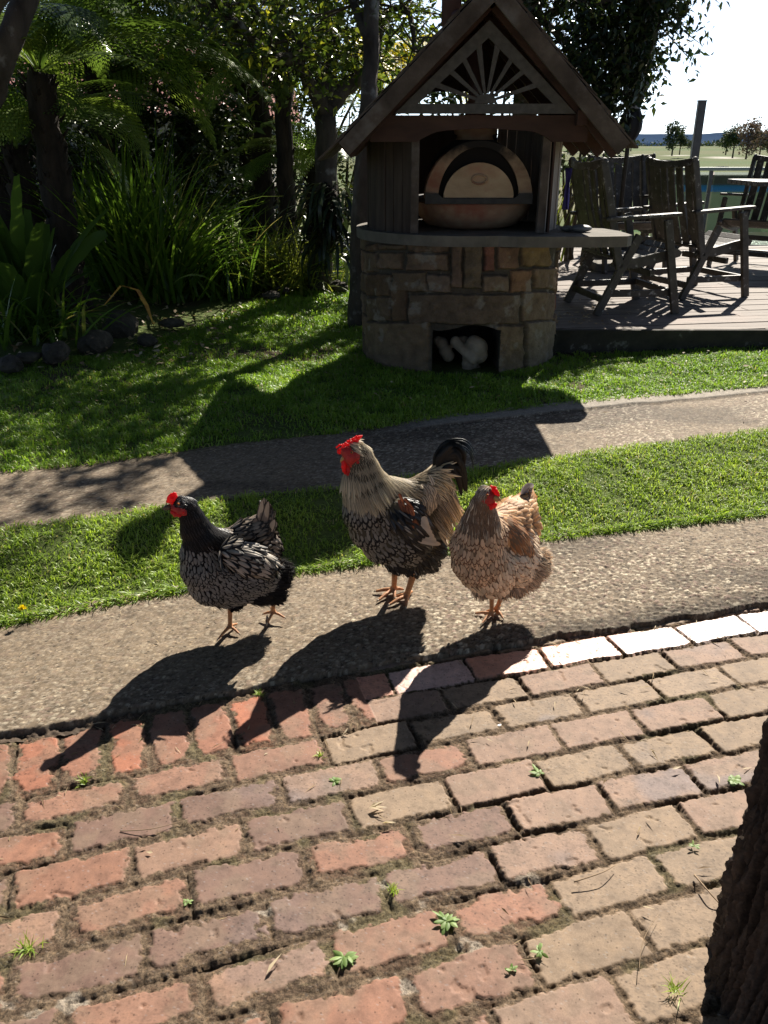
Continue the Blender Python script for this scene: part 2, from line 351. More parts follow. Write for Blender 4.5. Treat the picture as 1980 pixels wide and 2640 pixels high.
    edgec = np.where((bid[..., None] > .45), C(.62, .42, .36), C(.58, .28, .19)); edgec = lerp(edgec, C(.62, .50, .46), sstep(.3, 1.3, X)[..., None]); base = np.where(edge[..., None], edgec, base)
    soldc = lerp(C(.34, .125, .07), C(.23, .13, .09), bid[..., None]); base = np.where(sold[..., None], soldc, base)
    blot = fbm(X * 22, Y * 22, 111, 4)[..., None]; base = base * (.86 + .28 * blot); dust = sstep(.48, .66, fbm(X * 16, Y * 16, 115, 5))[..., None]; base = lerp(base, C(.20, .145, .10) * (.8 + .4 * blot), dust * .40 * (1 - edge[..., None]))
    speck = (pit > .70)[..., None]; base = np.where(speck & (bid2[..., None] > .5), base * .70, base)
    lightsp = (fbm(X * 330, Y * 330, 131, 1) > .93)[..., None]; base = np.where(lightsp, base * .7 + .10, base)
    soil = lerp(C(.105, .073, .047), C(.215, .155, .103), np.clip(crumb * 1.6 - .3, 0, 1)[..., None])
    soil = lerp(soil, base * .62, .35 * (1 - sstep(.4, .7, crumb))[..., None] * (d > .006)[..., None])
    moss = (sstep(.60, .70, fbm(X * 8, Y * 8, 121, 3)) * (1 - core) * (d < .02))[..., None]; soil = lerp(soil, C(.115, .11, .05), moss * .5)
    lime = (sstep(.68, .74, fbm(X * 12, Y * 12, 141, 4)) * (T > .75) * (redside > .3) * (1 - core))[..., None]; soil = lerp(soil, C(.52, .47, .40), lime * .45)
    soil = np.where((fbm(X * 300, Y * 300, 151, 1) > .9)[..., None], soil + .07, soil)
    col = lerp(soil, base, core[..., None]); col = lerp(col, col * .45, (joint * (1 - fill))[..., None] * .8)
    rg = np.where(edge & (core > .5), lerp(.42, .30, sstep(.2, 1.2, X)), lerp(.95, .72, core))
    # two kinds of face deleted: none.  keep the part inside the garden
    m = (Y > .55)
    gridmesh('brick_paving', X, Y, Z, col, vcolmat('brick', .8, .35, 300, .16, .22, .001, True), mask=m, rnd=rg)['kind'] = 'structure'
brick_field()
def soil_sheet():
    me = MB(); me.box((0, 0, -.075), (30, 6, .02)); me.build('bedding_sand', soil_m)['kind'] = 'structure'
soil_sheet()
def rear_paving():                                           # unseen brick terrace behind the camera, added to bounce light onto the birds
    m, nt, b, out = newmat('bounce_terrace_brick'); t = nt.nodes.new('ShaderNodeTexBrick'); nt.links.new(coord(nt), t.inputs[0]); t.inputs['Scale'].default_value = 2.1; t.inputs['Color1'].default_value = (.27, .18, .12, 1); t.inputs['Color2'].default_value = (.28, .15, .10, 1); t.inputs['Mortar'].default_value = (.12, .08, .055, 1); nt.links.new(t.outputs[0], b.inputs[0]); b.inputs['Roughness'].default_value = .85
    mb = MB(); mb.prism([(-6, -5.4), (6, -1.9), (6, 1.9), (3.0, 1.45), (2.6, .62), (-1.75, .62), (-6, .2)], -.06, -.026, 'z'); mb.build('bounce_terrace_paving', m)['kind'] = 'structure'
rear_paving()
def aggregate(name, lo, hi, zf, x0, x1, step, seed, ragged, strip=False):
    xs = np.arange(x0, x1, step); w = float(np.max(hi(xs) - lo(xs))); v = np.linspace(-.05, 1.02, int(w * 1.07 / step))
    X, Vv = np.meshgrid(xs, v); L, H = lo(X), hi(X); Y = L + Vv * (H - L)
    dn = fbm(X * 7, Y * 7, seed, 4) - .5
    edge = (Y - L) - ragged * (.5 + dn * 2.2) + (fbm(X * 40, Y * 40, seed + 3, 3) - .5) * ragged * .8
    n = fbm(X * 60, Y * 60, seed + 9, 4)
    Xw = X + (fbm(X * 30, Y * 30, seed + 1) - .5) * .02; Yw = Y + (fbm(X * 30, Y * 30, seed + 2) - .5) * .02
    d1, d2, pid = worley(Xw * 58, Yw * 84, seed); q1, q2, qid = worley(Xw * 120, Yw * 170, seed + 4)
    peb = sstep(.05, .16, d2 - d1) * (pid > .50) * sstep(.55, .40, d1); pe2 = sstep(.06, .22, q2 - q1) * (qid > .55) * sstep(.5, .38, q1)
    patch = fbm(X * 2.2, Y * 2.2, seed + 20, 3)
    worn = sstep(.35, .6, patch)
    rel = .45 + .55 * sstep(-.6, .6, X) if not strip else .35
    Z = zf(X, Y) + rel * (peb * .0024 * (.5 + worn) + pe2 * .0014 + (n - .5) * .005) + (patch - .5) * .012
    body = sstep(0, .018, edge)
    Z = Z - (1 - body) * .035 * sstep(-.7, .3, X) - (1 - body) * .018 - sstep(.10, 0, edge) * (.004 + .006 * sstep(-.5, .3, X)) * (ragged > .01) + (1 - body) * (n - .5) * .02
    def C(*a): return np.array(a)
    base = lerp(C(.21, .158, .105), C(.14, .105, .072), patch[..., None]) * (.45 + 1.1 * n[..., None]); pits = sstep(.60, .70, fbm(X * 85, Y * 120, seed + 60, 2))[..., None]; base = lerp(base, base * .22, pits * .8 * (rel[..., None] if not strip else .4))
    pc = lerp(C(.26, .20, .145), C(.62, .54, .41), (_h(np.floor(pid * 9999), pid * 0, 3))[..., None]); pc = np.where((pid > .88)[..., None], C(.27, .19, .15), pc)
    col = lerp(base, pc, (peb * (.45 + .55 * worn) * (.5 + .5 * sstep(-1.2, .6, X)))[..., None]); col = lerp(col, C(.36, .30, .235), (pe2 * .45 * (1 - peb))[..., None])
    dark = sstep(.13, .02, edge) * sstep(.15, .7, X) if ragged > .01 else 0 * X
    col = lerp(col, col * .38, (dark * .9)[..., None])
    stain = sstep(.60, .75, fbm(X * 1.4 + 5, Y * 3, seed + 40, 3))[..., None]; col = lerp(col, col * .62, stain)
    col = lerp(col, C(.07, .05, .035) * (.6 + n[..., None]), (1 - body)[..., None])
    if strip:                                                 # paler concrete edging along the far side
        k = sstep(.02, .035, (Y - H) + .155 + dn * .03) * sstep(-.1, .35, X)
        con = C(.30, .265, .22) * (.7 + .6 * n[..., None]); col = lerp(col, con, k[..., None] * .85); Z = Z + k * .010
        seam = np.exp(-(((Y - H) + .15 + dn * .03) / .006) ** 2) * sstep(-.1, .35, X); Z -= seam * .006; col = lerp(col, col * .4, (seam * .7)[..., None])
    gridmesh(name, X, Y, Z, col, vcolmat(name + '_concrete', .85, .3, 320, .3, .5, .002, flecks=70), mask=(edge > -.03))['kind'] = 'structure'
aggregate('near_path', A_, lambda x: B_(x) + .04, lambda x, y: 0 * x + .0, -2.6, 3.6, .0040, 200, .022)
aggregate('far_path', lambda x: C_(x) - .03, lambda x: D_(x) + .03, lambda x, y: 0 * x + .105 + ground_z(x, y) * .0, -3.4, 5.0, .0075, 300, .006, True)
# ------------------------------------------------------------------ grass
def grass(name, n, xr, yr, inside, h, w, seed, hm=1.0, mat=None):
    rs = np.random.RandomState(seed)
    x = rs.uniform(*xr, n); y = rs.uniform(*yr, n); k = inside(x, y); x, y = x[k], y[k]
    f = fbm(x * 5, y * 5, seed); g = fbm(x * 14, y * 14, seed + 2); keep = rs.rand(len(x)) < .30 + 1.15 * sstep(.28, .6, g * .5 + f * .5); x, y, f, g = x[keep], y[keep], f[keep], g[keep]
    bare = sstep(.60, .72, fbm(x * 1.7, y * 1.7, 12)); keep = rs.rand(len(x)) > bare * (.75 if y.mean() > 4 else .2); x, y, f, g = x[keep], y[keep], f[keep], g[keep]
    n = len(x); z = ground_z(x, y) - .012
    hh = h * (.45 + 1.0 * g) * (.6 + .8 * f) * rs.uniform(.6, 1.3, n); ww = w * rs.uniform(.7, 1.3, n)
    a = rs.uniform(0, 2 * np.pi, n); lean = rs.uniform(.25, 1.5, n) ; dx, dy = np.cos(a), np.sin(a); px, py = -dy, dx
    V = np.zeros((n, 5, 3))
    for j, (t, wd) in enumerate(((0, 1), (0, -1), (.55, -.8), (.55, .8))):
        V[:, j, 0] = x + dx * hh * lean * t * t + px * ww * wd * .5; V[:, j, 1] = y + dy * hh * lean * t * t + py * ww * wd * .5; V[:, j, 2] = z + hh * t * (1 - .15 * lean)
    V[:, 4, 0] = x + dx * hh * lean; V[:, 4, 1] = y + dy * hh * lean; V[:, 4, 2] = z + hh * np.maximum(.25, 1 - .45 * lean)
    I = np.arange(n)[:, None] * 5; F = np.concatenate([I + np.array([[0, 1, 2]]), I + np.array([[0, 2, 3]]), I + np.array([[3, 2, 4]])])
    r = np.clip(.15 + .55 * f + .35 * (rs.rand(n) - .5) + .2 * g, 0, 1); dry = rs.rand(n) < .05; r[dry] = 1.0
    o = npmesh(name, V.reshape(-1, 3), F, mat or GRASS, rnd=np.repeat(r, 5)); return o
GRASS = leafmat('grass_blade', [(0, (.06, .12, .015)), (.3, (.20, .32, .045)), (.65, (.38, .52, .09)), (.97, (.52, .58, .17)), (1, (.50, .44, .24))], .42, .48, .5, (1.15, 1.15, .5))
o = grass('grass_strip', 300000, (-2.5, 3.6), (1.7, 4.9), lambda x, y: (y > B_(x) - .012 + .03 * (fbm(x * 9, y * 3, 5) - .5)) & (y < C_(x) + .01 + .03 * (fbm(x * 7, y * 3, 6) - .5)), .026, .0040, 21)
tag(o, 'bright green mown grass strip growing between the two paths', 'grass', kind='stuff')
def lawn_in(x, y):
    hut = np.hypot(x - .52, y - 5.86) < .66
    deck = (x > 1.0) & (y > 5.82); bed = (y > np.interp(x, [-4, -2.7, -1.9, -1.5, -1.2, -.9], [4.9, 5.5, 5.75, 6.9, 8.0, 9.2])) & (x < -.9)
    return (y > D_(x) - .01) & ~hut & ~deck & ~bed
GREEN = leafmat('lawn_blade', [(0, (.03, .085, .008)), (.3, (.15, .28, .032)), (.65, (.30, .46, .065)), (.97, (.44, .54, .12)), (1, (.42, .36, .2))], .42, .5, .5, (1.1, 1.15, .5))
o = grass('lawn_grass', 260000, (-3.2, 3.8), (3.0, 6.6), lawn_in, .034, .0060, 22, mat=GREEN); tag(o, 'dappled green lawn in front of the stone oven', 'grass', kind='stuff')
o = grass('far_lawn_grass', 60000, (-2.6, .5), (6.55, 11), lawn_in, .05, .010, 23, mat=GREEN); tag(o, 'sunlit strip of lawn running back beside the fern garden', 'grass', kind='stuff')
# fringe of longer blades hanging over the kerb of the near path
def fringe():
    rs = np.random.RandomState(4); n = 7000; x = rs.uniform(-1.8, 2.3, n); y = B_(x) + rs.uniform(-.005, .05, n) ; f = fbm(x * 6, x * 0, 9); k = rs.rand(n) < .25 + f; x, y = x[k], y[k]; n = len(x)
    a = rs.normal(-1.6, .8, n); D = np.stack([np.cos(a) * .9, np.sin(a) * .8, rs.uniform(.2, 1.1, n)], 1)
    P = np.stack([x, y, ground_z(x, y) - .005], 1)
    T = np.array([(-.5, 0, 0), (.5, 0, 0), (.4, .5, .0), (-.4, .5, 0), (0, 1, -.25)]); F = np.array([(0, 1, 2), (0, 2, 3), (3, 2, 4)])
    L = rs.uniform(.025, .06, n); o = scatter('edge_grass', T, F, P, basis(D, np.tile((0, 0, 1.), (n, 1)), .3), np.stack([np.full(n, .005), L, L], 1), GRASS, rnd=rs.uniform(0, .7, n))
    tag(o, 'fringe of longer darker grass overhanging the near path edge', 'grass', kind='stuff')
fringe()
# ================================================================== THE STONE OVEN HUT
timber = surf('weathered_timber', [(.3, (.045, .032, .024)), (.55, (.105, .08, .062)), (.75, (.19, .155, .125))], 6, .85, (1, 1, 1), .7, .004, 60, (3.0, .55, .75, (.16, .15, .14)))
timber_v = surf('dark_vertical_boards', [(.3, (.032, .021, .016)), (.7, (.095, .068, .05))], 14, .85, (1, 1, .12), .7, .004, 60)
redwood = surf('red_brown_timber', [(.3, (.035, .017, .011)), (.7, (.09, .045, .030))], 8, .8, (.3, 1, 1), .5, .003, 50)
grey_paint = surf('grey_painted_board', [(.3, (.07, .064, .057)), (.7, (.12, .11, .097))], 30, .8, bs=.3, bd=.001)
concrete = surf('cast_concrete', [(.3, (.10, .09, .072)), (.7, (.185, .16, .13))], 9, .85, bs=.6, bd=.004, fine=120, spots=(4, .5, .7, (.13, .11, .09)))
def sooted(name, z0, z1, k=1.0):
    m = surf(name, [(.3, (.24, .14, .085)), (.6, (.42, .29, .18)), (.8, (.54, .41, .27))], 4, .95, (1, 1, 2.5), .4, .003, 60, (3.2, .5, .68, (.27, .10, .06)))
    nt = m.node_tree; b = nt.nodes['Principled BSDF']; src = b.inputs['Base Color'].links[0].from_socket
    v = coord(nt); sx = nt.nodes.new('ShaderNodeSeparateXYZ'); nt.links.new(v, sx.inputs[0]); n = noise(nt, v, 11, 6)
    a = nt.nodes.new('ShaderNodeMath'); a.operation = 'MULTIPLY_ADD'; nt.links.new(n, a.inputs[0]); a.inputs[1].default_value = .22; nt.links.new(sx.outputs[2], a.inputs[2])
    mr = nt.nodes.new('ShaderNodeMapRange'); mr.inputs[1].default_value = z0 + .11; mr.inputs[2].default_value = z1 + .11; nt.links.new(a.outputs[0], mr.inputs[0])
    nt.links.new(mix(nt, mr.outputs[0], src, (.022, .018, .015)), b.inputs['Base Color']); return m
terracotta = sooted('fired_clay', 9, 10); sooty_clay = sooted('sooty_clay', 1.33, 1.44); dome_clay = sooted('smoked_dome', 1.12, 1.30)
clay_door_m = surf('pale_clay', [(.3, (.34, .22, .125)), (.7, (.54, .39, .24))], 5, .8, (1, 1, 2), .3, .002, 70, (4, .55, .75, (.42, .2, .12)))
soot = plain('soot', (.018, .015, .013), .95, .1); black_metal = surf('black_iron', [(.3, (.02, .018, .017)), (.7, (.05, .045, .04))], 20, .6, bs=.3, bd=.001)
flue_m = surf('stained_flue_pipe', [(.3, (.06, .035, .03)), (.7, (.16, .09, .08))], 6, .45, (1, 1, .2), .2, .001)
HX, HY, HR = .515, 5.86, .645
GZ = .12
hut = wempty('pizza_oven_hut', (HX, HY, GZ), label='round stone oven hut with a steep timber roof, sunburst gable and clay oven inside', cat='oven hut')
def hut_stones():
    # stones laid out as in the photo: left, top, right, bottom in measuring pixels on the front, and a colour
    ST = [(786, 527, 822, 545, 0), (822, 527, 880, 542, 1), (820, 545, 873, 582, 2), (880, 527, 974, 545, 3), (878, 545, 972, 585, 4), (974, 527, 1000, 620, 5), (1000, 527, 1040, 622, 6),
          (1042, 528, 1068, 585, 7), (1072, 530, 1122, 580, 8), (1122, 528, 1185, 576, 9), (786, 545, 820, 590, 1), (786, 590, 850, 640, 0), (850, 585, 925, 632, 1), (924, 590, 976, 632, 10), (1040, 590, 1095, 630, 11),
          (1098, 580, 1148, 632, 12), (1148, 576, 1196, 626, 13), (786, 640, 850, 694, 1), (850, 622, 885, 694, 0), (885, 634, 1120, 700, 14), (1122, 630, 1196, 694, 15), (786, 694, 930, 812, 16), (1066, 700, 1130, 812, 16), (1130, 692, 1200, 812, 17)]
    CO = [(.15, .105, .07), (.165, .13, .095), (.20, .15, .11), (.17, .13, .10), (.22, .165, .125), (.21, .155, .12), (.17, .14, .10), (.25, .115, .09), (.25, .165, .12), (.30, .225, .12), (.22, .18, .15), (.24, .19, .14), (.29, .18, .115), (.26, .20, .14), (.18, .145, .11), (.24, .19, .14), (.24, .19, .13), (.27, .24, .19)]
    nth, nz = 520, 330
    th = np.linspace(-1.9, 1.9, nth); zz = np.linspace(GZ - .06, .903, nz); TH, ZZ = np.meshgrid(th, zz)   # th 0 = towards the camera
    X = HX + HR * np.sin(TH); Y = HY - HR * np.cos(TH)
    dep = Y * CP - (ZZ - CAM_H) * SP; PX = (990 + FPX * X / dep) / K; PY = (1320 - FPX * (Y * SP + (ZZ - CAM_H) * CP) / dep) / K
    front = np.abs(TH) < 1.25
    wx = (fbm(X * 7, ZZ * 7, 3) - .5) * 13; wy = (fbm(X * 7 + 9, ZZ * 7, 4) - .5) * 13
    # seen by the back: ordinary courses
    u = TH * HR; row = np.floor((ZZ - GZ + wx * .001) / .14); cu = np.floor((u + (row % 2) * .11 + wy * .001) / .22)
    rd = np.minimum(.11 - np.abs((u + (row % 2) * .11) - (cu + .5) * .22), .07 - np.abs(ZZ - GZ - (row + .5) * .14)) * 330
    D = np.where(front, -5., rd); cid = np.where(front, -1, (_h(cu, row, 8) * 15.9).astype(int)); 
    for i, (a, b, c, d, ci) in enumerate(ST):
        e = np.minimum(np.minimum(PX + wx * .6 - a, c - PX - wx * .6), np.minimum(PY + wy * .6 - b, d - PY - wy * .6)); k = front & (e > D); D = np.where(k, e, D); cid = np.where(k, i + 100, cid)
    n = fbm(u * 22, ZZ * 22, 5, 5); n2 = fbm(u * 90, ZZ * 90, 6, 4); big = fbm(u * 6, ZZ * 6, 8, 3)
    body = sstep(-.5, 4.5, D + (n - .5) * 5)
    hid = _h(cid * 1.0, cid * 0.0, 44)
    H = body * (.018 + .020 * hid) + (n - .5) * .022 * (.4 + body * .6) + (n2 - .5) * .006
    ci = np.zeros(X.shape, int); 
    for i, s in enumerate(ST): ci = np.where(cid == i + 100, s[4], ci)
    ci = np.where(cid >= 100, ci, np.clip(cid, 0, 15)); col = np.array(CO)[ci] * (.92, .78, .66)
    mortar = np.array([.085, .07, .052]) * (.7 + .6 * n[..., None]); col = col * (.55 + .9 * n[..., None]); col = lerp(mortar, col, body[..., None] * .8)
    col = lerp(col, np.array([.30, .26, .21]), (sstep(.62, .75, fbm(u * 12, ZZ * 12, 14, 4)) * .6)[..., None]); low_tone = (sstep(.4, .12, ZZ + .1 * big) * .45)[..., None]; col = lerp(col, np.array([.13, .11, .085]), low_tone)  # stone blends towards a dull brown near the bottom
    R = HR + H; VX = HX + R * np.sin(TH); VY = HY - R * np.cos(TH)
    hole = (VX > .305) & (VX < .735) & (ZZ < .405 + .02 * np.sin(VX * 14)) & front & (Y < HY)
    # keep the hole in whole faces
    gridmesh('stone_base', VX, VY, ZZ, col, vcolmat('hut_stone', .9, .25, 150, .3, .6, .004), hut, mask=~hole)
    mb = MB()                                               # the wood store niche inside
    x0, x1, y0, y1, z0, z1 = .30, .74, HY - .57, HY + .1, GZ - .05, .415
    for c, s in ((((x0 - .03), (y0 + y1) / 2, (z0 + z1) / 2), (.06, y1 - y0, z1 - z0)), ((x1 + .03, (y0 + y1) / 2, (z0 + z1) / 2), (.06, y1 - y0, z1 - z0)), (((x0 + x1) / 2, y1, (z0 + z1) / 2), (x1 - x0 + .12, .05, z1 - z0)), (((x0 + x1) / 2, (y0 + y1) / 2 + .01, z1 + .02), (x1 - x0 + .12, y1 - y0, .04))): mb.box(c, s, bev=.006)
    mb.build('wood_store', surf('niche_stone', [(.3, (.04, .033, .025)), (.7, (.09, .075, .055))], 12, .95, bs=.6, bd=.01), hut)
hut_stones()
def hut_body():
    # counter slab: round with a bench running out to the right
    P = []; R = .70
    for k in range(41):
        a = math.radians(200 - k * (200 + 52) / 40); P.append((HX + R * math.cos(a) * 1.0, HY + R * math.sin(a)))
    P = [(HX + R * math.cos(a), HY + R * math.sin(a)) for a in [math.radians(x) for x in range(20, 290, 6)]]
    P += [(.80, 5.14), (1.05, 5.13), (1.30, 5.14), (1.455, 5.17), (1.50, 5.24), (1.49, 5.50), (1.43, 5.68), (1.20, 5.75)]
    mb = MB(); mb.prism(P, .900, .962, 'z')
    bmesh.ops.bevel(mb.bm, geom=[e for e in mb.bm.edges if abs(e.verts[0].co.z - e.verts[1].co.z) < .001 and e.calc_face_angle(0) > 1], offset=.007, segments=2, affect='EDGES')
    mb.build('counter_slab', concrete, hut)
    # curved walls of upright boards left and right of the opening
    for nm, a0, a1 in (('boarded_wall', 118, 232), ('boarded_wall', -43, 60)):
        mb = MB(); a = a0
        while a < a1:
            w = 7.0; am = math.radians(a + w / 2); rr = .615 + random.uniform(-.004, .006)
            mb.box((HX + rr * math.cos(am), HY + rr * math.sin(am), 1.26), (.022, rr * math.radians(w) - .004, .60 + .1), Matrix.Rotation(am, 3, 'Z'), .003); a += w
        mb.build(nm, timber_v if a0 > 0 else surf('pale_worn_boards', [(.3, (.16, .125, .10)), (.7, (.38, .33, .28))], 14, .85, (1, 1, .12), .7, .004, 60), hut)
    mb = MB()                                               # back wall, dark inside
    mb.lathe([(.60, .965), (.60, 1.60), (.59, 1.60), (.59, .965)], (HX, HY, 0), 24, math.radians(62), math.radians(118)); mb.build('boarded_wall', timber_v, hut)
    for x, mt in ((.185, timber), (.955, timber)):
        mb = MB(); mb.box((x, 5.33, 1.25), (.048, .06, .57), None, .004); mb.build('post', mt, hut)
    mb = MB(); mb.box((1.0, 5.325, 1.25), (.012, .07, .56), None, .002); mb.build('post', redwood, hut)
    # beam with curved brackets
    arch = [(-.08, 1.475), (-.08, 1.615), (1.18, 1.615), (1.18, 1.475), (.98, 1.475)] + [(.98 - t * .17, 1.475 + .06 * math.sin(t * math.pi / 2) ** .8) for t in (.2, .4, .6, .8, 1)] + [(.58, 1.548)] + [(.36 - t * .17, 1.535 - .06 * (1 - math.cos(t * math.pi / 2))) for t in (.0, .3, .5, .8, 1)]
    mb = MB(); mb.prism(arch, 5.262, 5.318); mb.build('beam', redwood, hut)
    # gable with a sunburst cut out of it
    ax, az, bx0, bx1, bz = .578, 2.085, .060, 1.095, 1.622
    cx, cz = .578, 1.665
    def tri_hit(th, inset):                                 # distance from (cx,cz) along th to the inset gable sides
        dx, dz = math.cos(th), math.sin(th); best = 9
        for (px, pz, nx, nz) in ((bx0, bz, -(az - bz), (ax - bx0)), (bx1, bz, (az - bz), (bx1 - ax))):
            L = math.hypot(nx, nz); nx /= L; nz /= L; den = dx * nx + dz * nz
            if den > 1e-6:
                t = ((px - cx) * nx + (pz - cz) * nz - inset) / den; best = min(best, t)
        return best
    mb = MB(); y0, y1 = 5.225, 5.250
    n = 9; hub = .075; inner_in = .050
    # border strips
    def strip(poly): mb.prism(poly, y0, y1)
    strip([(bx0, bz), (bx1, bz), (bx1 - .06, cz + .008), (bx0 + .06, cz + .008)])
    def lin(p, q, t): return (p[0] + (q[0] - p[0]) * t, p[1] + (q[1] - p[1]) * t)
    A, Lc, Rc = (ax, az), (bx0 + .058, cz + .0085), (bx1 - .058, cz + .0085)
    iL = (bx0 + .135, cz + .0085); iR = (bx1 - .135, cz + .0085); iA = (ax, az - .085)
    strip([Lc, iL, iA, A]); strip([iR, Rc, A, iA])
    # rays
    angs = [math.pi * k / n for k in range(n + 1)]
    for k in range(1, n):
        th = angs[k]; w = .007
        r1 = tri_hit(th, .038); wo = .014 if k not in (4, 5) else .017
        d = (math.cos(th), math.sin(th)); p = (-d[1], d[0])
        yy = .0012 * k
        mb.prism([(cx + d[0] * .05 + p[0] * w, cz + .012 + d[1] * .05 + p[1] * w), (cx + d[0] * .05 - p[0] * w, cz + .012 + d[1] * .05 - p[1] * w), (cx + d[0] * r1 - p[0] * wo, cz + d[1] * r1 - p[1] * wo), (cx + d[0] * r1 + p[0] * wo, cz + d[1] * r1 + p[1] * wo)], y0 + .003 + yy * .3, y1 - .003)
    mb.prism([(cx + .062 * math.cos(t), cz + .010 + .05 * math.sin(t)) for t in [math.pi * k / 10 for k in range(11)]], y0 + .001, y1 - .001)
    mb.build('sunburst_gable', grey_paint, hut)
    # roof: two slopes of boards, rafters, barge boards
    RX, RZ = .590, 2.262; EXl, EXr, EZ = -.235, 1.375, 1.475; yf, yb = 5.14, 6.55
    for sx, ex in ((-1, EXl), (1, EXr)):
        rf = MB(); a = Vector((RX, 0, RZ)); b = Vector((ex, 0, EZ)); d = (b - a); L = d.length; d.normalize(); nrm = Vector((-d.z, 0, d.x)); nrm = nrm if nrm.z > 0 else -nrm
        k = 0; t = 0.0
        while t < L - .01:                                   # courses of split shingles
            yy = yf - .005
            while yy < yb:
                w = random.uniform(.09, .16); y2 = min(yy + w, yb)
                c0 = a + d * (t + .085) + nrm * (.022 + random.uniform(0, .004)); rot = Matrix((d, Vector((0, 1, 0)), nrm)).transposed() @ Matrix.Rotation(-.055 if True else 0, 3, 'Y')
                rf.box((c0.x, (yy + y2) / 2, c0.z), (.20, y2 - yy - .004, .010), rot); yy = y2
            t += .125
        m = rf.build('roof_slope', timber, hut)
        ds = MB()
        c0 = (a + b) / 2 + nrm * .006; ds.box((c0.x, (yf + yb) / 2 + .02, c0.z), (L, yb - yf - .05, .012), Matrix((d, Vector((0, 1, 0)), nrm)).transposed()); ds.build('roof_lining', redwood, m)
        bb = MB(); p0 = a + Vector((0, yf, 0)) - nrm * .032 + d * (-.0); p1 = b + Vector((0, yf, 0)) - nrm * .032 + d * .02
        bb.bar(p0 - d * .02, p1, .026, .088, nrm, .004); bb.build('barge_board', timber, hut)
        rr = MB()
        for q in range(4):
            y = yf + .12 + q * .36; rr.bar(a + Vector((0, y, 0)) - nrm * .05, b + Vector((0, y, 0)) - nrm * .05 + d * .03, .045, .085, nrm, .003)
        rr.build('rafter', redwood, hut)
    mb = MB(); mb.bar((RX, yf - .01, RZ - .0), (RX, yb, RZ - .0), .12, .02, bev=.004); mb.build('ridge_cap', black_metal, hut)
    for x in (-.05, 1.13):
        mb = MB(); mb.bar((x, 5.20, 1.60), (x, 6.4, 1.60), .06, .08, bev=.004); mb.build('wall_plate', redwood, hut)
    mb = MB(); mb.prism([(.10, 1.80), (1.08, 1.80), (.59, 2.225)], 6.44, 6.46); mb.build('rear_gable', timber_v, hut)
    # flue
    mb = MB(); mb.tube([(.575, 5.80, 1.575), (.575, 5.80, 1.80), (.55, 5.85, 1.98), (.44, 5.95, 2.2)], .048, 20); mb.tube([(.575, 5.80, 1.57), (.575, 5.80, 1.66)], .062, 20); mb.tube([(.42, 5.97, 2.14), (.42, 5.97, 2.9)], .062, 20)
    f = mb.build('flue_pipe', flue_m, hut, True)
    mb = MB(); mb.tube([(.42, 5.97, 2.9), (.42, 5.97, 2.92)], .10, 20); mb.build('flue_cap', black_metal, f, True)
hut_body()
def oven():
    ov = wempty('clay_pizza_oven', (.58, 5.80, .962), label='round clay oven with an arched mouth and pale clay door, standing on the counter', cat='oven')
    cx, cy = .580, 5.80
    mb = MB(); mb.lathe([(.0, .9625), (.22, .9625), (.30, .985), (.362, 1.045), (.385, 1.11), (.385, 1.125), (.35, 1.13), (0, 1.13)], (cx, cy, 0), 64); mb.build('oven_bowl', terracotta, ov, True)
    mb = MB(); mb.lathe([(.385, 1.128), (.395, 1.130), (.395, 1.155), (.34, 1.160), (0, 1.160)], (cx, cy, 0), 64); mb.box((cx, cy - .345, 1.144), (.66, .11, .034), None, .004)
    for s in (-1, 1): mb.prism([(cx + s * .215, 1.158), (cx + s * .33, 1.158), (cx + s * .33, 1.188), (cx + s * .25, 1.188)], cy - .40, cy - .34)
    mb.build('iron_band', black_metal, ov)
    mb = MB(); mb.lathe([(.31, 1.155), (.305, 1.25), (.275, 1.36), (.21, 1.44), (.15, 1.475), (.112, 1.495)], (cx, cy, 0), 64); mb.build('oven_dome', dome_clay, ov, True)
    mb = MB(); mb.lathe([(.13, 1.478), (.115, 1.50), (.112, 1.515), (.132, 1.525), (.136, 1.55), (.128, 1.572), (.09, 1.58), (.0, 1.58)], (cx, cy, 0), 48); mb.build('chimney_collar', terracotta, ov, True)
    # arched mouth: a ring of clay in front of the dome, sooty inside
    def half(r, rz, n=28): return [(cx + r * math.cos(math.pi * k / n), 1.156 + rz * math.sin(math.pi * k / n)) for k in range(n + 1)]
    def arch_ring(ro, rzo, ri, rzi, ya, yb, nm, mt, par):
        mb = MB(); A = half(ro, rzo); B = half(ri, rzi)
        for k in range(len(A) - 1): mb.prism([A[k], A[k + 1], B[k + 1], B[k]], ya, yb)
        bmesh.ops.remove_doubles(mb.bm, verts=mb.bm.verts, dist=.0005); fs = {}
        for f in mb.bm.faces: fs.setdefault(tuple(sorted(v.index for v in f.verts)), []).append(f)
        bmesh.ops.delete(mb.bm, geom=[f for f in mb.bm.faces if abs(f.normal.y) < .5 and len([1 for e in f.edges if len(e.link_faces) > 2]) >= 2], context='FACES')
        return mb.build(nm, mt, par, True)
    arch_ring(.330, .328, .248, .292, cy - .375, cy - .20, 'oven_mouth', sooty_clay, ov)
    arch_ring(.247, .291, .21, .200, cy - .345, cy - .20, 'smoke_lip', soot, ov)
    mb = MB(); A = half(.216, .206); mb.prism(A, cy - .385, cy - .345)
    bmesh.ops.bevel(mb.bm, geom=[e for e in mb.bm.edges if abs(e.verts[0].co.y - e.verts[1].co.y) < .001], offset=.008, segments=3, affect='EDGES')
    d = mb.build('oven_door', clay_door_m, ov)
    mb = MB(); pts = [(cx + .045 * math.cos(t), cy - .390, 1.268 + .026 * math.sin(t)) for t in [2 * math.pi * k / 20 for k in range(21)]]
    mb.tube(pts, .006, 8, False); mb.build('handle', terracotta, d, True)
oven()
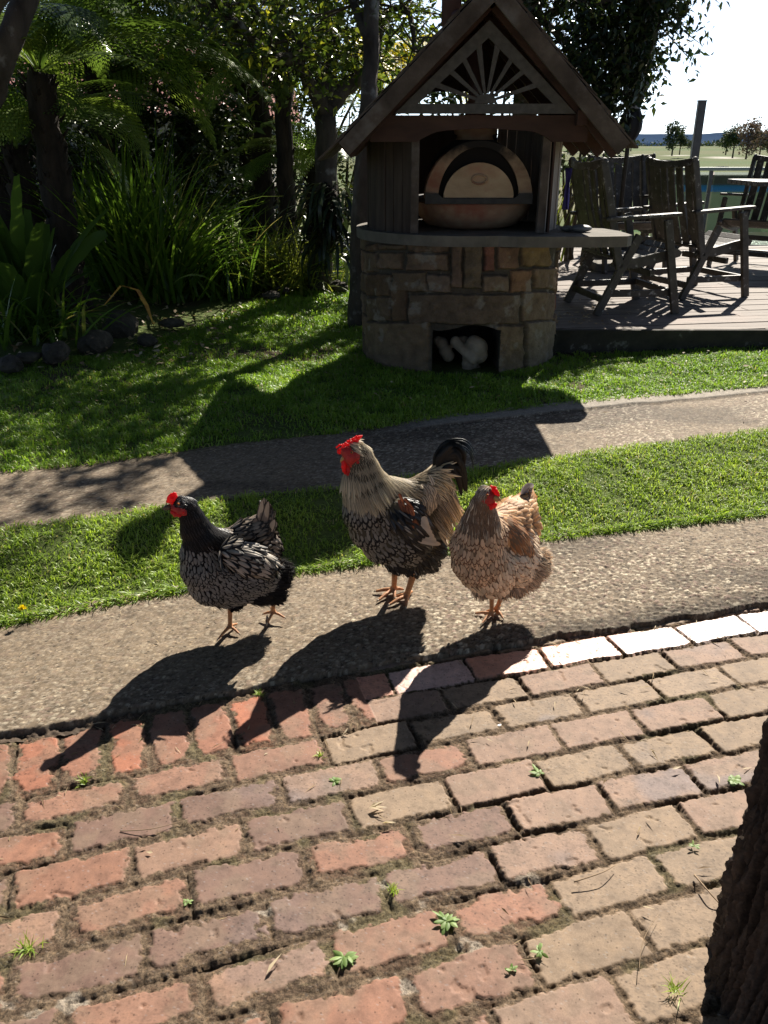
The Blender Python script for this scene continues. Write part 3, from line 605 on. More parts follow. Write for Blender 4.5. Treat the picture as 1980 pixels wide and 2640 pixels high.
def sculpture():
    s = wempty('stone_sculpture', (.58, 5.33, GZ), label='pale carved stone figure with a rounded head in the opening of the oven base', cat='sculpture')
    mb = MB(); z = lambda X, Y, r, yd=5.36: mb.ball(at(X, Y, yd), r * mpp(X, Y, yd), sub=3)
    for X, Y, r in ((1030, 752, 24), (1035, 766, 19), (1024, 742, 18)): z(X, Y, r, 5.34)
    for k in range(9):
        t = k / 8; z(lerp(984, 1022, t), lerp(738, 776, t), lerp(12, 11, t), lerp(5.38, 5.285, t))
    for X, Y, r, yd in ((1000, 742, 17, 5.42), (985, 740, 13, 5.43), (962, 757, 15, 5.45), (955, 742, 14, 5.46), (968, 768, 14, 5.45), (946, 736, 10, 5.47), (1010, 785, 13, 5.38), (1010, 798, 13, 5.38), (1008, 808, 15, 5.38), (1022, 786, 12, 5.4), (1030, 800, 12, 5.42), (1012, 772, 14, 5.38)): z(X, Y, r, yd)
    me = remesh(mb, .006, 1); st = surf('pale_carved_stone', [(.3, (.22, .175, .125)), (.7, (.42, .345, .255))], 14, .85, bs=.7, bd=.006, fine=60)
    link('figure_body', me, st, s, True)
    mb = MB(); pts = []
    for k in range(10):
        t = k / 9; p = at(lerp(1006, 1052, t), 764 + 7 * math.sin(t * 3), 5.34); pts.append(p + Vector((0, -.066 * math.sin(.5 + t * 2.2), 0)))
    mb.tube(pts, .006, 6); mb.build('carved_mouth', st, s, True)
sculpture()
def river_stones():
    m = surf('river_stone', [(.3, (.10, .10, .10)), (.7, (.20, .20, .19))], 12, .55, bs=.2, bd=.001)
    for nm, X, Y, yd, r, sc, lb in (('river_stone', 1255, 487, 5.42, .070, (1.0, .7, .32), 'smooth grey oval pebble lying on the right end of the counter slab'), ('river_stone', 1228, 485, 5.48, .050, (1, .8, .35), 'smaller dark pebble next to the boarded wall on the counter slab')):
        p = at(X, Y, yd); mb = MB(); mb.ball((0, 0, r * sc[2]), r, sc, 3); o = mb.build(nm, m, None, True, .0006); o.location = (p.x, p.y, .962); tag(o, lb, 'pebble', 'pebbles on the counter')
river_stones()
# ================================================================== DECK AND ITS FURNITURE
DZ = .27
deck_m = surf('sun_bleached_decking', [(.25, (.095, .073, .058)), (.6, (.20, .162, .135)), (.8, (.29, .255, .22))], 5, .75, (.25, 5, 1), .7, .004, 30, (2.5, .55, .75, (.24, .18, .15)), kind='Object')
dark_deck = surf('dark_deck_edge', [(.3, (.02, .018, .014)), (.7, (.075, .065, .05))], 14, .9, bs=.8, bd=.01)
def deck():
    d = wempty('timber_deck', (3, 8, DZ), label='raised deck of bleached timber boards with a dark lichened edge', cat='deck')
    mb = MB(); ang = math.radians(9); dx, dy = math.cos(ang), math.sin(ang)
    X0, X1, Y0, Y1 = .95, 8.2, 5.84, 12.3
    off = -3.0; W_ = .112
    while off < 11:
        # board centre line: point (X0, Y0+off) in direction ang, clipped to the rectangle
        ts = []
        p = Vector((X0, Y0 + off, 0)); t0, t1 = 0.0, (X1 - X0) / dx
        t0 = max(t0, (Y0 - p.y) / dy); t1 = min(t1, (Y1 - p.y) / dy)
        if t1 > t0 + .1:
            t = t0
            while t < t1 - .05:
                L = min(random.uniform(1.4, 3.2), t1 - t); a = p + Vector((dx, dy, 0)) * (t + .002); b = p + Vector((dx, dy, 0)) * (t + L - .002); z = DZ - .012 + random.uniform(-.0025, .0025)
                mb.bar((a.x, a.y, z), (b.x, b.y, z), W_ - .007, .024, bev=.003); t += L
        off += W_ / dx
    mb.build('deck_boards', deck_m, d)
    mb = MB(); mb.box((4.6, 5.80, DZ - .075), (6.9, .045, .17), None, .006); mb.box((1.17, 6.2, DZ - .085), (.045, 1.0, .16), None, .005); mb.build('fascia_board', surf('lichened_fascia', [(.3, (.022, .02, .015)), (.7, (.06, .05, .04))], 9, .9, bs=.8, bd=.008, spots=(9, .60, .72, (.30, .29, .26))), d)
    mb = MB()
    for x in (2, 4, 6, 8): mb.box((x, 9, DZ - .9), (.1, 5.5, 1.6))
    mb.box((4.6, 12.2, -1.3), (7, .08, 3.0)); mb.build('deck_frame', dark_deck, d)
deck()
chair_m = surf('old_grey_chair_timber', [(.3, (.032, .026, .02)), (.6, (.085, .071, .056)), (.8, (.16, .14, .118))], 10, .5, (1, 1, 1), .6, .003, 60, (22, .60, .70, (.34, .32, .29)))
def make_chair():
    # local: faces +X, Y across, seat centre at the origin, Z up
    r = empty('garden_armchair', (0, 0, 0)); w = .30
    def pole(nm, a, b, wd, h, up=(1, 0, 0), par=r, mat=chair_m, bev=.006):
        mb = MB(); mb.bar(a, b, wd, h, up, bev); return mb.build(nm, mat, par)
    back_lo, back_hi = Vector((-.20, 0, .40)), Vector((-.355, 0, 1.08))
    for s in (-1, 1):
        mb = MB(); mb.bar(back_lo + Vector((.05, s * w, -.06)), back_hi + Vector((0, s * w, 0)), .036, .062, (1, 0, 0), .010); mb.ball(back_hi + Vector((0, s * w, 0)), .031, (1, .6, 1), 2); mb.build('back_post', chair_m, r)
        # front leg slopes forward to the floor, rear leg slopes back under the arm
        pole('leg', (.17, s * (w + .036), .69), (.33, s * (w + .036), .0), .036, .060)
        pole('leg', (-.02, s * w, .58), (-.30, s * w, .0), .036, .060)
        pole('side_rail', (-.235, s * (w - .038), .155), (.29, s * (w - .0), .155), .03, .05, (0, 0, 1)) if s == 1 else pole('side_rail', (-.235, s * (w - .038), .155), (.29, s * w, .155), .03, .05, (0, 0, 1))
        mb = MB(); mb.bar((-.32, s * (w + .02), .695), (.27, s * (w + .02), .725), .078, .026, bev=.008); mb.build('armrest', chair_m, r)
        # curved seat side
        pts = [(-.22, .36), (-.02, .34), (.2, .385), (.33, .42), (.345, .455), (.30, .478), (.15, .452), (-.02, .415), (-.18, .41)]
        mb = MB(); mb.prism(pts, s * (w - .02) - .014, s * (w - .02) + .014); mb.build('seat_rail', chair_m, r)
    mb = MB(); n = 7
    for k in range(n):
        t = k / (n - 1); x = lerp(-.19, .31, t); z = .425 - .035 * math.sin(t * math.pi * .9) + .055 * t ** 2; dz = .02 + .08 * (t - .4)
        mb.bar((x, -w + .045, z), (x, w - .045, z), .062, .018, (-dz, 0, .1), .004)
    mb.build('seat', chair_m, r)
    mb = MB()
    for k in range(6):
        y = lerp(-.235, .235, k / 5); bow = -.03 * (1 - (y / .25) ** 2)
        pts = [back_lo + Vector((bow + .03, y, .01)), (back_lo + back_hi) / 2 + Vector((bow - .01, y, 0)), back_hi + Vector((bow, y, -.04))]
        mb.bar(pts[0], pts[1], .076, .016, (1, 0, .3), .003); mb.bar(pts[1], pts[2], .076, .016, (1, 0, .3), .003)
    mb.build('back_slats', chair_m, r)
    mb = MB(); ys = [lerp(-.285, .285, k / 8) for k in range(9)]
    for y0, y1 in zip(ys, ys[1:]):
        f = lambda y: back_hi + Vector((-.035 * (1 - (y / .3) ** 2), y, -.005 - .028 * (1 - (y / .3) ** 2)))
        mb.bar(f(y0), f(y1), .03, .055, (0, 0, 1), .004, .006)
    mb.build('top_rail', chair_m, r)
    for x, z in ((-.245, .115), (.295, .155), (.12, .30)):
        pole('stretcher', (x, -w + .01, z), (x, w - .01, z), .03, .05, (0, 0, 1))
    return r
chair0 = make_chair(); used = []
def place_chair(x, y, deg, label, z=DZ):
    o = chair0 if not used else copy_tree(chair0); used.append(o)
    o.location = (x, y, z); o.rotation_euler = (0, 0, math.radians(deg)); return tag(o, label, 'chair', 'weathered slatted armchairs on the deck')
place_chair(1.86, 6.72, 10, 'dark timber armchair nearest the oven counter, turned towards the right')
place_chair(2.68, 7.45, 19, 'slatted timber armchair in the middle, its back to the viewer, beside the leaning grey post')
place_chair(2.50, 9.05, -78, 'timber armchair facing the viewer half hidden behind the nearest two chairs')
place_chair(2.95, 10.6, -95, 'farthest timber armchair, only its top rail showing behind the others')
place_chair(3.98, 9.25, 226, 'reclined timber armchair at the right edge with sky and blue showing through its slats')
place_chair(4.52, 7.65, 183, 'timber armchair cut off by the right edge of the picture, only an armrest in view')
def table():
    t = wempty('deck_table', (4.9, 10.2, DZ), label='high weathered timber table reaching in from the right edge of the deck', cat='table')
    mb = MB()
    for k in range(6): mb.box((4.95, 8.75 + k * .13, 1.115), (2.6, .12, .045), None, .008)
    mb.build('tabletop', chair_m, t)
    for x in (5.0, 6.0):
        mb = MB(); mb.box((x, 9.05, .68), (.1, .1, .82), None, .006); mb.build('leg', chair_m, t)
table()
def footstool():
    p = gp(1675, 607, DZ); o = wempty('footstool', (p.x + .1, p.y, DZ), label='low dark timber footstool poking in at the right edge of the deck', cat='footstool')
    mb = MB(); mb.box((p.x + .2, p.y, DZ + .15), (.42, .34, .06), None, .02); mb.build('seat', chair_m, o)
    for sx in (0.05, .35):
        for sy in (-.12, .12):
            mb = MB(); mb.box((p.x + sx, p.y + sy, DZ + .06), (.04, .04, .12), None, .004); mb.build('leg', chair_m, o)
footstool()
galv = surf('galvanised_steel', [(.3, (.07, .075, .08)), (.7, (.12, .125, .13))], 12, .5, bs=.1, bd=.001, spec=.5)
def balustrade():
    b = wempty('glass_balustrade', (4.5, 12.25, DZ), label='greenish glass balustrade with a pale top rail along the far edge of the deck', cat='balustrade')
    m, nt_, bs_, out = newmat('green_glass'); bs_.inputs['Base Color'].default_value = (.55, .75, .68, 1); bs_.inputs['Roughness'].default_value = .05; bs_.inputs['Transmission Weight'].default_value = 1; bs_.inputs['IOR'].default_value = 1.05
    tr = nt_.nodes.new('ShaderNodeBsdfTransparent'); tr.inputs[0].default_value = (.82, .92, .88, 1); mx = nt_.nodes.new('ShaderNodeMixShader'); mx.inputs[0].default_value = .82
    nt_.links.new(bs_.outputs[0], mx.inputs[1]); nt_.links.new(tr.outputs[0], mx.inputs[2]); nt_.links.new(mx.outputs[0], out.inputs[0])
    rail = plain('pale_green_rail', (.33, .42, .38), .5)
    for k in range(5):
        x = 3.9 + k * 1.2; mb = MB(); mb.box((x, 12.25, DZ + .47), (1.12, .012, .78)); mb.build('glass_panel', m, b)
    for k in range(8):
        x = .9 + k * .62 if k < 5 else 3.3 + (k - 4) * 1.2; mb = MB(); mb.box((x, 12.28, DZ + .44), (.045, .045, .88), None, .004); mb.build('post', galv if k > 4 else plain('rail_post', (.12, .12, .10), .7), b)
    mb = MB(); mb.box((4.4, 12.28, DZ + .90), (8.0, .07, .045), None, .006); mb.build('top_rail', rail, b)
balustrade()
def deck_post():
    o = MB(); o.box((4.17, 12.05, (2.0 + DZ) / 2), (.085, .012, 2.0 - DZ)); o.box((4.125, 12.08, (2.0 + DZ) / 2), (.012, .06, 2.0 - DZ)); o.box((4.215, 12.08, (2.0 + DZ) / 2), (.012, .06, 2.0 - DZ)); o.box((4.17, 12.08, 2.0), (.11, .085, .012))
    tag(o.build('steel_post', galv), 'tall grey steel post rising above the deck chairs against the sky', 'post')
deck_post()
def umbrella():
    u = wempty('folded_umbrella', (2.42, 9.0, DZ), label='closed black umbrella tied up behind the right side of the oven roof', cat='umbrella')
    cloth = surf('black_canvas', [(.3, (.008, .008, .011)), (.7, (.02, .02, .024))], 8, .7, (1, 1, .2), .5, .01)
    mb = MB(); n = 22; prof = [(1.50, .02), (1.52, .06), (1.60, .10), (1.68, .105), (1.75, .085), (1.80, .062), (1.84, .080), (2.0, .11), (2.4, .125), (2.9, .09), (3.3, .04), (3.4, .008)]; R = []
    for z, r in prof: R.append([mb.bm.verts.new((2.43 + (z - 1.5) * .03 + r * (1 + .22 * math.sin(k * 2 * math.pi / n * 8 + z * 3)) * math.cos(2 * math.pi * k / n), 9 + r * (1 + .2 * math.cos(k * 2 * math.pi / n * 7)) * math.sin(2 * math.pi * k / n), z)) for k in range(n)])
    for A, B in zip(R, R[1:]):
        for k in range(n): mb.bm.faces.new((A[k], A[(k + 1) % n], B[(k + 1) % n], B[k]))
    c = mb.build('canopy', cloth, u, True)
    mb = MB(); mb.tube([(2.438, 9, 1.79), (2.439, 9, 1.815)], .072, 16, False); mb.build('tie_strap', plain('strap', (.35, .36, .4), .6), c, True)
    mb = MB(); mb.tube([(2.42, 9, DZ), (2.44, 9, 3.45)], .022, 12); mb.build('pole', black_metal, u, True)
    mb = MB(); mb.box((2.42, 9, DZ + .035), (.5, .5, .07), None, .02); mb.build('base', concrete, u)
umbrella()
def little():
    # purple cloth hanging at the corner of the hut
    p = at(1226, 400, 5.95); mb = MB(); n = 8
    V = []; w = .04
    for i in range(9):
        for j in range(6):
            t = i / 8; s = j / 5 - .5; V.append((p.x + s * w * (1 - .3 * t) + .008 * math.sin(j * 2.1 + t * 4), p.y + .02 * math.cos(j * 2.4), 1.32 - t * .26))
    F = [(i * 6 + j, i * 6 + j + 1, i * 6 + j + 7, i * 6 + j + 6) for i in range(8) for j in range(5)]
    o = npmesh('hanging_cloth', V, F, plain('purple_cloth', (.09, .07, .26), .9), smooth=True); tag(o, 'dark purple cloth hanging between the oven hut and the nearest chair', 'cloth')
    so_ = o.modifiers.new('thick', 'SOLIDIFY'); so_.thickness = .003
    p = at(1317, 425, 12.6); mb = MB(); mb.prism([(p.x - .10, p.z - .1), (p.x + .12, p.z - .1), (p.x + .12, p.z + .12)], 12.6, 12.63); tag(mb.build('yellow_sign', plain('yellow', (.75, .55, .03), .5)), 'small bright yellow panel seen between the chairs past the balustrade', 'sign')
little()
# ================================================================== FIELDS, HILLS, FAR TREES
def fields():
    n = 240; xs = np.linspace(-500, 1500, 160); ys = np.concatenate([np.linspace(24, 200, 60), np.linspace(210, 1500, 110)])
    X, Y = np.meshgrid(xs, ys)
    Z = -5.6 + 2.2 * (fbm(X / 160, Y / 160, 5, 3) - .5) + 4.6 * sstep(150, 900, Y) + 6 * sstep(.35, .8, fbm(X / 420 + 3, Y / 420, 8, 2)) * sstep(300, 1000, Y) - 1.0 * sstep(60, 24, Y) * 0
    Z = np.minimum(Z, 1.9); Z = np.where(Y < 60, lerp(-3.6, Z, sstep(24, 60, Y)), Z)
    g1, g2, st = np.array([.075, .115, .03]), np.array([.115, .125, .048]), np.array([.115, .15, .055])
    f = fbm(X / 90, Y / 60, 15, 4)[..., None]; c = lerp(g1, g2, sstep(.35, .65, f)); c = np.where(((Y > 95) & (Y < 150))[..., None], lerp(c, np.array([.22, .20, .12]), .6), c)
    # pale farm track
    tr = np.abs(Y - np.interp(X, [60, 110, 150, 190, 235, 300], [620, 600, 480, 380, 300, 240])) < np.interp(Y, [200, 700], [3.0, 14]); c = np.where((tr & (X > 90) & (X < 300))[..., None], np.array([.52, .48, .42]), c)
    gridmesh('field', X, Y, Z, c, vcolmat('pasture', .95, .1, .6, .3, 0))['kind'] = 'structure'
    for nm, yy, zb, amp, cc, sd in (('far_hills', 2600, 8, 50, (.80, .88, .95), 3), ('near_hills', 1560, 3.5, 10, (.42, .50, .50), 9)):  # pale hill colours have the distance haze painted in
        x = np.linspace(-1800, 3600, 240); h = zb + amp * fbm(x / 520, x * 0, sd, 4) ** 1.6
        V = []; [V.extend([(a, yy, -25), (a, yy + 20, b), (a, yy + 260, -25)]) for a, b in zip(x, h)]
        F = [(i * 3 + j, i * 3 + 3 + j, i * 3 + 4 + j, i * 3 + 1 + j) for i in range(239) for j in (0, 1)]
        npmesh(nm, V, F, plain(nm + '_haze_tint', cc, 1, 0), smooth=True)['kind'] = 'structure'
fields()
def leafcloud(centers, radii, per, size, squash=1.0, droop=.3, seed=0, aspect=.42, rndv=None):
    rs = np.random.RandomState(seed); P = []; 
    for c, r in zip(centers, radii):
        m = max(1, int(per * rs.uniform(.6, 1.4))); v = rs.normal(0, 1, (m, 3)); v /= np.linalg.norm(v, axis=1, keepdims=True); v *= (rs.rand(m, 1) ** .5) * r; v[:, 2] *= squash; P.append(v + c)
    P = np.concatenate(P); n = len(P); D = rs.normal(0, 1, (n, 3)); D[:, 2] = D[:, 2] * .6 - droop; U = rs.normal(0, .6, (n, 3)); U[:, 2] += .7
    L = size * rs.uniform(.6, 1.3, n); return P, basis(D, U), np.stack([L * aspect, L, L], 1)
far_leaf = leafmat('far_foliage', [(0, (.035, .055, .03)), (1, (.09, .12, .055))], .8, .15, .2); bare_leaf = leafmat('bare_twigs', [(0, (.17, .12, .10)), (1, (.26, .19, .16))], .9, .1, .1)
bark_far = plain('far_bark', (.10, .08, .065), .9)
def far_tree(X, Y, dist, h, w, leafm, lab, seed, name='field_tree', n=700, gnd=None):
    rs = np.random.RandomState(seed); b = at(X, Y, dist); t = wempty(name, b, label=lab, cat='tree', group='trees standing in the far fields')
    mb = MB(); mb.tube([b - Vector((0, 0, h * .1)), b + Vector((0, 0, h * .45))], [h * .03, h * .02], 6); 
    for k in range(5):
        a = rs.uniform(0, 6.28); mb.tube([b + Vector((0, 0, h * .3)), b + Vector((math.cos(a) * w * .3, math.sin(a) * w * .3, h * .75))], [h * .015, h * .006], 5)
    mb.build('trunk', bark_far, t)
    m = 14; c = np.stack([b.x + rs.uniform(-.38, .38, m) * w, b.y + rs.uniform(-.3, .3, m) * w, b.z + h * rs.uniform(.22, .92, m)], 1); c[:, 0] = b.x + (c[:, 0] - b.x) * (1.25 - (c[:, 2] - b.z) / h * .8)
    P, B, S = leafcloud(c, [w * .2] * m, n / m * 1.6, h * .075, 1, 0, seed, .8); scatter('crown', LEAF_V, LEAF_F, P, B, S, leafm, t)
LT = [(1452, 330, 420, 13, 11, far_leaf, 'dark round field tree beside the pale farm track', 1), (1468, 330, 440, 10, 9, far_leaf, 'lower dark field tree just right of the one by the track', 2), (1583, 335, 300, 9.5, 9, far_leaf, 'dense green field tree behind the grey steel post', 3), (1568, 330, 330, 8, 7, far_leaf, 'small field tree touching the left side of the steel post', 6),
      (1640, 338, 260, 8.5, 7, far_leaf, 'dark field tree near the right edge of the picture', 4), (1612, 337, 260, 9, 11, bare_leaf, 'wide reddish bare field tree left of the darkest tree at the right edge', 5), (1659, 352, 190, 7.5, 8, bare_leaf, 'brownish bare bush at the extreme right edge of the field', 7), (1363, 322, 520, 12, 9, far_leaf, 'conifer like field tree just past the tip of the oven roof', 8), (1492, 328, 430, 5, 5, far_leaf, 'small round bush on the field right of the two track trees', 9)]
for X, Y, d, h, w, m, l, s in LT: far_tree(X, Y, d, h, w, m, l, s)
def far_wood():
    rs = np.random.RandomState(3); n = 170; x = rs.uniform(-200, 1000, n); y = rs.uniform(900, 1400, n); c = np.stack([x, y, 1.5 + rs.uniform(0, 8, n) * rs.rand(n)], 1)
    P, B, S = leafcloud(c, [12] * n, 50, 3.0, .35, 0, 4, .9); tag(scatter('hedgerow', LEAF_V, LEAF_F, P, B, S, far_leaf), 'distant line of hedgerow trees along the horizon of the fields', 'hedgerow', kind='stuff')
far_wood()
def blue_shed():
    o = wempty('blue_banded_shed', (14, 38, -3.5), label='long low tan shed with a bright blue band and brown roof beyond the balustrade', cat='shed')
    p0 = at(1480, 378, 40); p1 = at(1700, 378, 40); zt = p0.z
    mb = MB(); mb.box(((p0.x + p1.x) / 2, 42, zt - 2.0), (p1.x - p0.x, 4, 3.1)); mb.build('wall', surf('tan_wall', [(.3, (.55, .45, .28)), (.7, (.65, .54, .36))], 2, .9), o)
    mb = MB(); mb.box(((p0.x + p1.x) / 2, 39.96, zt - .56), (p1.x - p0.x, .06, .28)); mb.build('blue_band', plain('blue_paint', (.06, .24, .62), .6), o)
    mb = MB(); mb.box(((p0.x + p1.x) / 2, 42, zt - .20), (p1.x - p0.x + .3, 4.4, .42)); mb.build('roof', surf('brown_roof', [(.3, (.10, .07, .06)), (.7, (.16, .12, .10))], 3, .9), o)
blue_shed()
# ================================================================== GARDEN: ferns, strappy clumps, trees
bark = surf('rough_bark', [(.3, (.03, .023, .017)), (.6, (.10, .08, .062)), (.8, (.22, .19, .16))], 7, .9, (1, 1, .35), 1, .02, 24, (5, .58, .72, (.30, .29, .26)))
fern_bark = surf('fibrous_fern_trunk', [(.3, (.012, .009, .007)), (.7, (.06, .042, .03))], 16, .95, (1, 1, .3), 1, .02, 40)
frond_m = leafmat('fern_green', [(0, (.06, .11, .024)), (.6, (.135, .22, .045)), (1, (.30, .38, .08))], .33, .42, .6)
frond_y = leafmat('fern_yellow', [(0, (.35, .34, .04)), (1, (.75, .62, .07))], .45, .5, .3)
def frond_template(npin=22, npl=9, wmax=.20):
    # unit frond along +Y, length 1, arching is applied later through V[:,1]
    V = []; F = []; ts = np.linspace(.12, .99, npin)
    for t in ts:
        L = wmax * math.sin(min(1, (t * 1.5)) * math.pi / 2) * (1 - t ** 2.6) * 1.08 + .006
        for s in (-1, 1):
            for k in range(npl):
                q = (k + .5) / npl; bx = s * L * q; by = t + L * q * .28; l = .030 * (1 - q * .75) + .005; wd = L / npl * .85
                for s2 in (-1, 1):
                    i = len(V); dz = -.16 * L * q * q
                    V += [(bx - s * wd * .5, by, dz), (bx + s * wd * .5, by + wd * .2, dz), (bx + s * wd * .55, by + s2 * l, dz - .004)]; F.append((i, i + 1, i + 2))
    for a, b in zip(np.linspace(0, .95, 10), np.linspace(0, .95, 10)[1:]):
        i = len(V); w = .007; V += [(-w, a, 0), (w, a, 0), (w * .8, b, 0), (-w * .8, b, 0)]; F += [(i, i + 1, i + 2), (i, i + 2, i + 3)]
    return np.array(V), np.array(F)
FT = frond_template(26, 6, .20); FT2 = frond_template(14, 6, .18)
def arch_fronds(name, base, n, length, rise, fall, mat, parent, seed, T=FT, az=None, roll=.2, spread=.0, rndr=(0, 1)):
    # every frond leaves the crown upward at 'rise' and bends over by 'fall'
    rs = np.random.RandomState(seed); TV, TF = T; Vs = []; Fs = []; R = []
    for i in range(n):
        a = (i * 2.399 + rs.uniform(-.3, .3)) if az is None else rs.uniform(*az); L = length * rs.uniform(.75, 1.15); e0 = rise + rs.normal(0, .16); bend = fall * rs.uniform(.8, 1.25)
        t = np.clip(TV[:, 1], 0, 1.02); kk = 60; tt = np.linspace(0, 1.05, kk); ang = e0 - bend * tt ** 1.2; cx = np.cumsum(np.cos(ang)) / kk * 1.05; cz = np.cumsum(np.sin(ang)) / kk * 1.05
        px = np.interp(t, tt, cx); pz = np.interp(t, tt, cz); an = np.interp(t, tt, ang); ro = rs.normal(0, roll); lx = TV[:, 0] * math.cos(ro); lz = TV[:, 2] + TV[:, 0] * math.sin(ro)
        hx = px - lz * np.sin(an); hz = pz + lz * np.cos(an); ca, sa = math.cos(a), math.sin(a)
        V = np.stack([base[0] + (hx * ca - lx * sa) * L, base[1] + (hx * sa + lx * ca) * L, base[2] + hz * L], 1); Vs.append(V); Fs.append(TF + i * len(TV)); R.append(np.full(len(TV), rs.uniform(*rndr)))
    return npmesh(name, np.concatenate(Vs), np.concatenate(Fs), mat, parent, rnd=np.concatenate(R))
def tree_fern(x, y, h, L, n, label, seed, name='tree_fern', fall=1.6, rise=.75, r=.10, mat=None, T=FT):
    z = float(ground_z(x, y)) - .05; t = wempty(name, (x, y, z), label=label, cat='tree fern', group='tree ferns in the dark garden bed')
    mb = MB(); rs = np.random.RandomState(seed); k = 14; mb.tube([(x + rs.normal(0, .012), y, z + h * i / k) for i in range(k + 1)], [r * (1.35 - .35 * i / k) * rs.uniform(.92, 1.1) for i in range(k + 1)], 14)
    for i in range(90):                                        # stubs of old fronds
        a = rs.uniform(0, 6.28); zz = z + rs.uniform(.1, h); mb.tube([(x + r * math.cos(a), y + r * math.sin(a), zz), (x + r * 1.5 * math.cos(a), y + r * 1.5 * math.sin(a), zz + .06)], [.014, .006], 5)
    mb.build('trunk', fern_bark, t, True)
    arch_fronds('crown', (x, y, z + h), n, L, rise, fall, mat or frond_m, t, seed, T)
    return t
tree_fern(-2.55, 6.9, 1.75, 1.75, 26, 'tree fern with the thickest dark trunk rising behind the strappy clump', 1)
tree_fern(-1.40, 10.4, 2.05, 1.7, 26, 'tree fern in the middle of the bed with sunlit silvery frond tips', 2)
tree_fern(-.78, 10.2, 1.2, 1.35, 22, 'smaller bright green tree fern in front of the leafy tree', 3)
tree_fern(-3.7, 8.6, 2.1, 1.9, 24, 'tree fern filling the upper left corner behind the leaning trunk', 4)
tree_fern(-2.4, 11.0, 2.6, 1.8, 26, 'tall tree fern whose crown arches under the yellow fronds', 5)
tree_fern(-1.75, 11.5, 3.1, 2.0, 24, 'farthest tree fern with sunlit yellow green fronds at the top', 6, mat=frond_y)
tree_fern(-3.1, 7.6, 1.15, 1.5, 24, 'low tree fern half hidden behind the nest shaped fern', 8)
tree_fern(-3.1, 10.0, 2.3, 1.6, 24, 'tree fern whose feathery fronds arch behind the strappy clump', 9)
tree_fern(-2.9, 10.5, 1.7, 1.7, 24, 'tree fern in the shade in front of the pink roof', 10)
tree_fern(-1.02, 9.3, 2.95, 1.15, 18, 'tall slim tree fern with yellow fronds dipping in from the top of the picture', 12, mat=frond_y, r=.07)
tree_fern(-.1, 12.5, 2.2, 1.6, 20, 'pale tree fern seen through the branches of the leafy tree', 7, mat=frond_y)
# strappy plants
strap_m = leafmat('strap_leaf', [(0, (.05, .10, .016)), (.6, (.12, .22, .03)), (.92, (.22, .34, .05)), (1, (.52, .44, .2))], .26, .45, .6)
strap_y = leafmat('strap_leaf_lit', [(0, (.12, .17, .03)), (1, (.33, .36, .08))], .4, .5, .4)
dark_strap = leafmat('dark_strap_leaf', [(0, (.012, .022, .012)), (1, (.04, .06, .03))], .35, .2, .5)
def clump(name, x, y, n, L, w, mat, label, cat, seed, rise=(1.0, 1.5), fall=(.3, 1.5), rad=.2, z0=None, group=None, az=None, taper=1.6, seg=9, blunt=False, wave=0):
    rs = np.random.RandomState(seed); Vs = []; Fs = []; R = []
    z = float(ground_z(x, y)) - .02 if z0 is None else z0
    for i in range(n):
        a = rs.uniform(0, 6.283) if az is None else rs.uniform(*az); l = L * rs.uniform(.55, 1.1); e = rs.uniform(*rise); b = rs.uniform(*fall); t = np.linspace(0, 1, seg)
        ang = e - b * t ** 1.6; hx = np.concatenate([[0], np.cumsum(np.cos(ang[:-1]))]) / (seg - 1) * l; hz = np.concatenate([[0], np.cumsum(np.sin(ang[:-1]))]) / (seg - 1) * l
        ww = w * rs.uniform(.7, 1.2) * (np.clip(np.sin((t * .82 + .12) * math.pi) ** .6, .12, 1) if blunt else (1 - t ** taper) * .95 + .05) * .5
        if wave: ww = ww * (1 + wave * np.sin(t * 34 + i))
        ro = rs.normal(0, .5); ca, sa = math.cos(a), math.sin(a); ox, oy = rs.normal(0, rad, 2) * .6
        for s in (-1, 1):
            lx = s * ww; dz = lx * math.sin(ro) + (.35 * abs(1) * ww if not blunt else .25 * ww); lxx = lx * math.cos(ro)
            Vs.append(np.stack([x + ox + hx * ca - lxx * sa, y + oy + hx * sa + lxx * ca, z + hz + dz], 1))
        Vs.append(np.stack([x + ox + hx * ca, y + oy + hx * sa, z + hz], 1))
        o = i * seg * 3; k = np.arange(seg - 1)
        Fs.append(np.stack([o + k, o + k + 1, o + 2 * seg + k + 1, o + 2 * seg + k], 1)); Fs.append(np.stack([o + 2 * seg + k, o + 2 * seg + k + 1, o + seg + k + 1, o + seg + k], 1)); R.append(np.full(seg * 3, rs.rand()))
    o = npmesh(name, np.concatenate(Vs) , np.concatenate(Fs), mat, rnd=np.concatenate(R), smooth=True); return tag(o, label, cat, group)
p = gp(300, 655, .2); clump('strappy_clump', p.x, p.y + .5, 460, 1.5, .040, strap_m, 'huge clump of long strappy green leaves fanning up in the left garden bed', 'plant', 1, (.75, 1.52), (.1, 1.5), .30)
p = gp(235, 650, .2); clump('broad_leaf_clump', p.x, p.y + .35, 90, 1.35, .055, strap_m, 'clump of broader upright sword leaves left of the huge strappy clump', 'plant', 2, (1.1, 1.55), (.05, .8), .2)
p = gp(60, 720, .2); clump('birds_nest_fern', p.x, p.y + .1, 34, 1.15, .15, leafmat('nest_fern_leaf', [(0, (.05, .10, .018)), (1, (.12, .21, .04))], .3, .45, .5), 'large nest shaped fern with broad wavy leaves at the left edge', 'fern', 3, (.95, 1.5), (.1, .8), .05, blunt=True, wave=.12, seg=22)
p = gp(600, 625, .14); clump('bamboo_grass', p.x, p.y + .25, 520, .80, .028, strap_y, 'sunlit yellow green tussock at the far end of the lawn', 'plant', 4, (.3, 1.5), (.3, 1.6), .38, group=None)
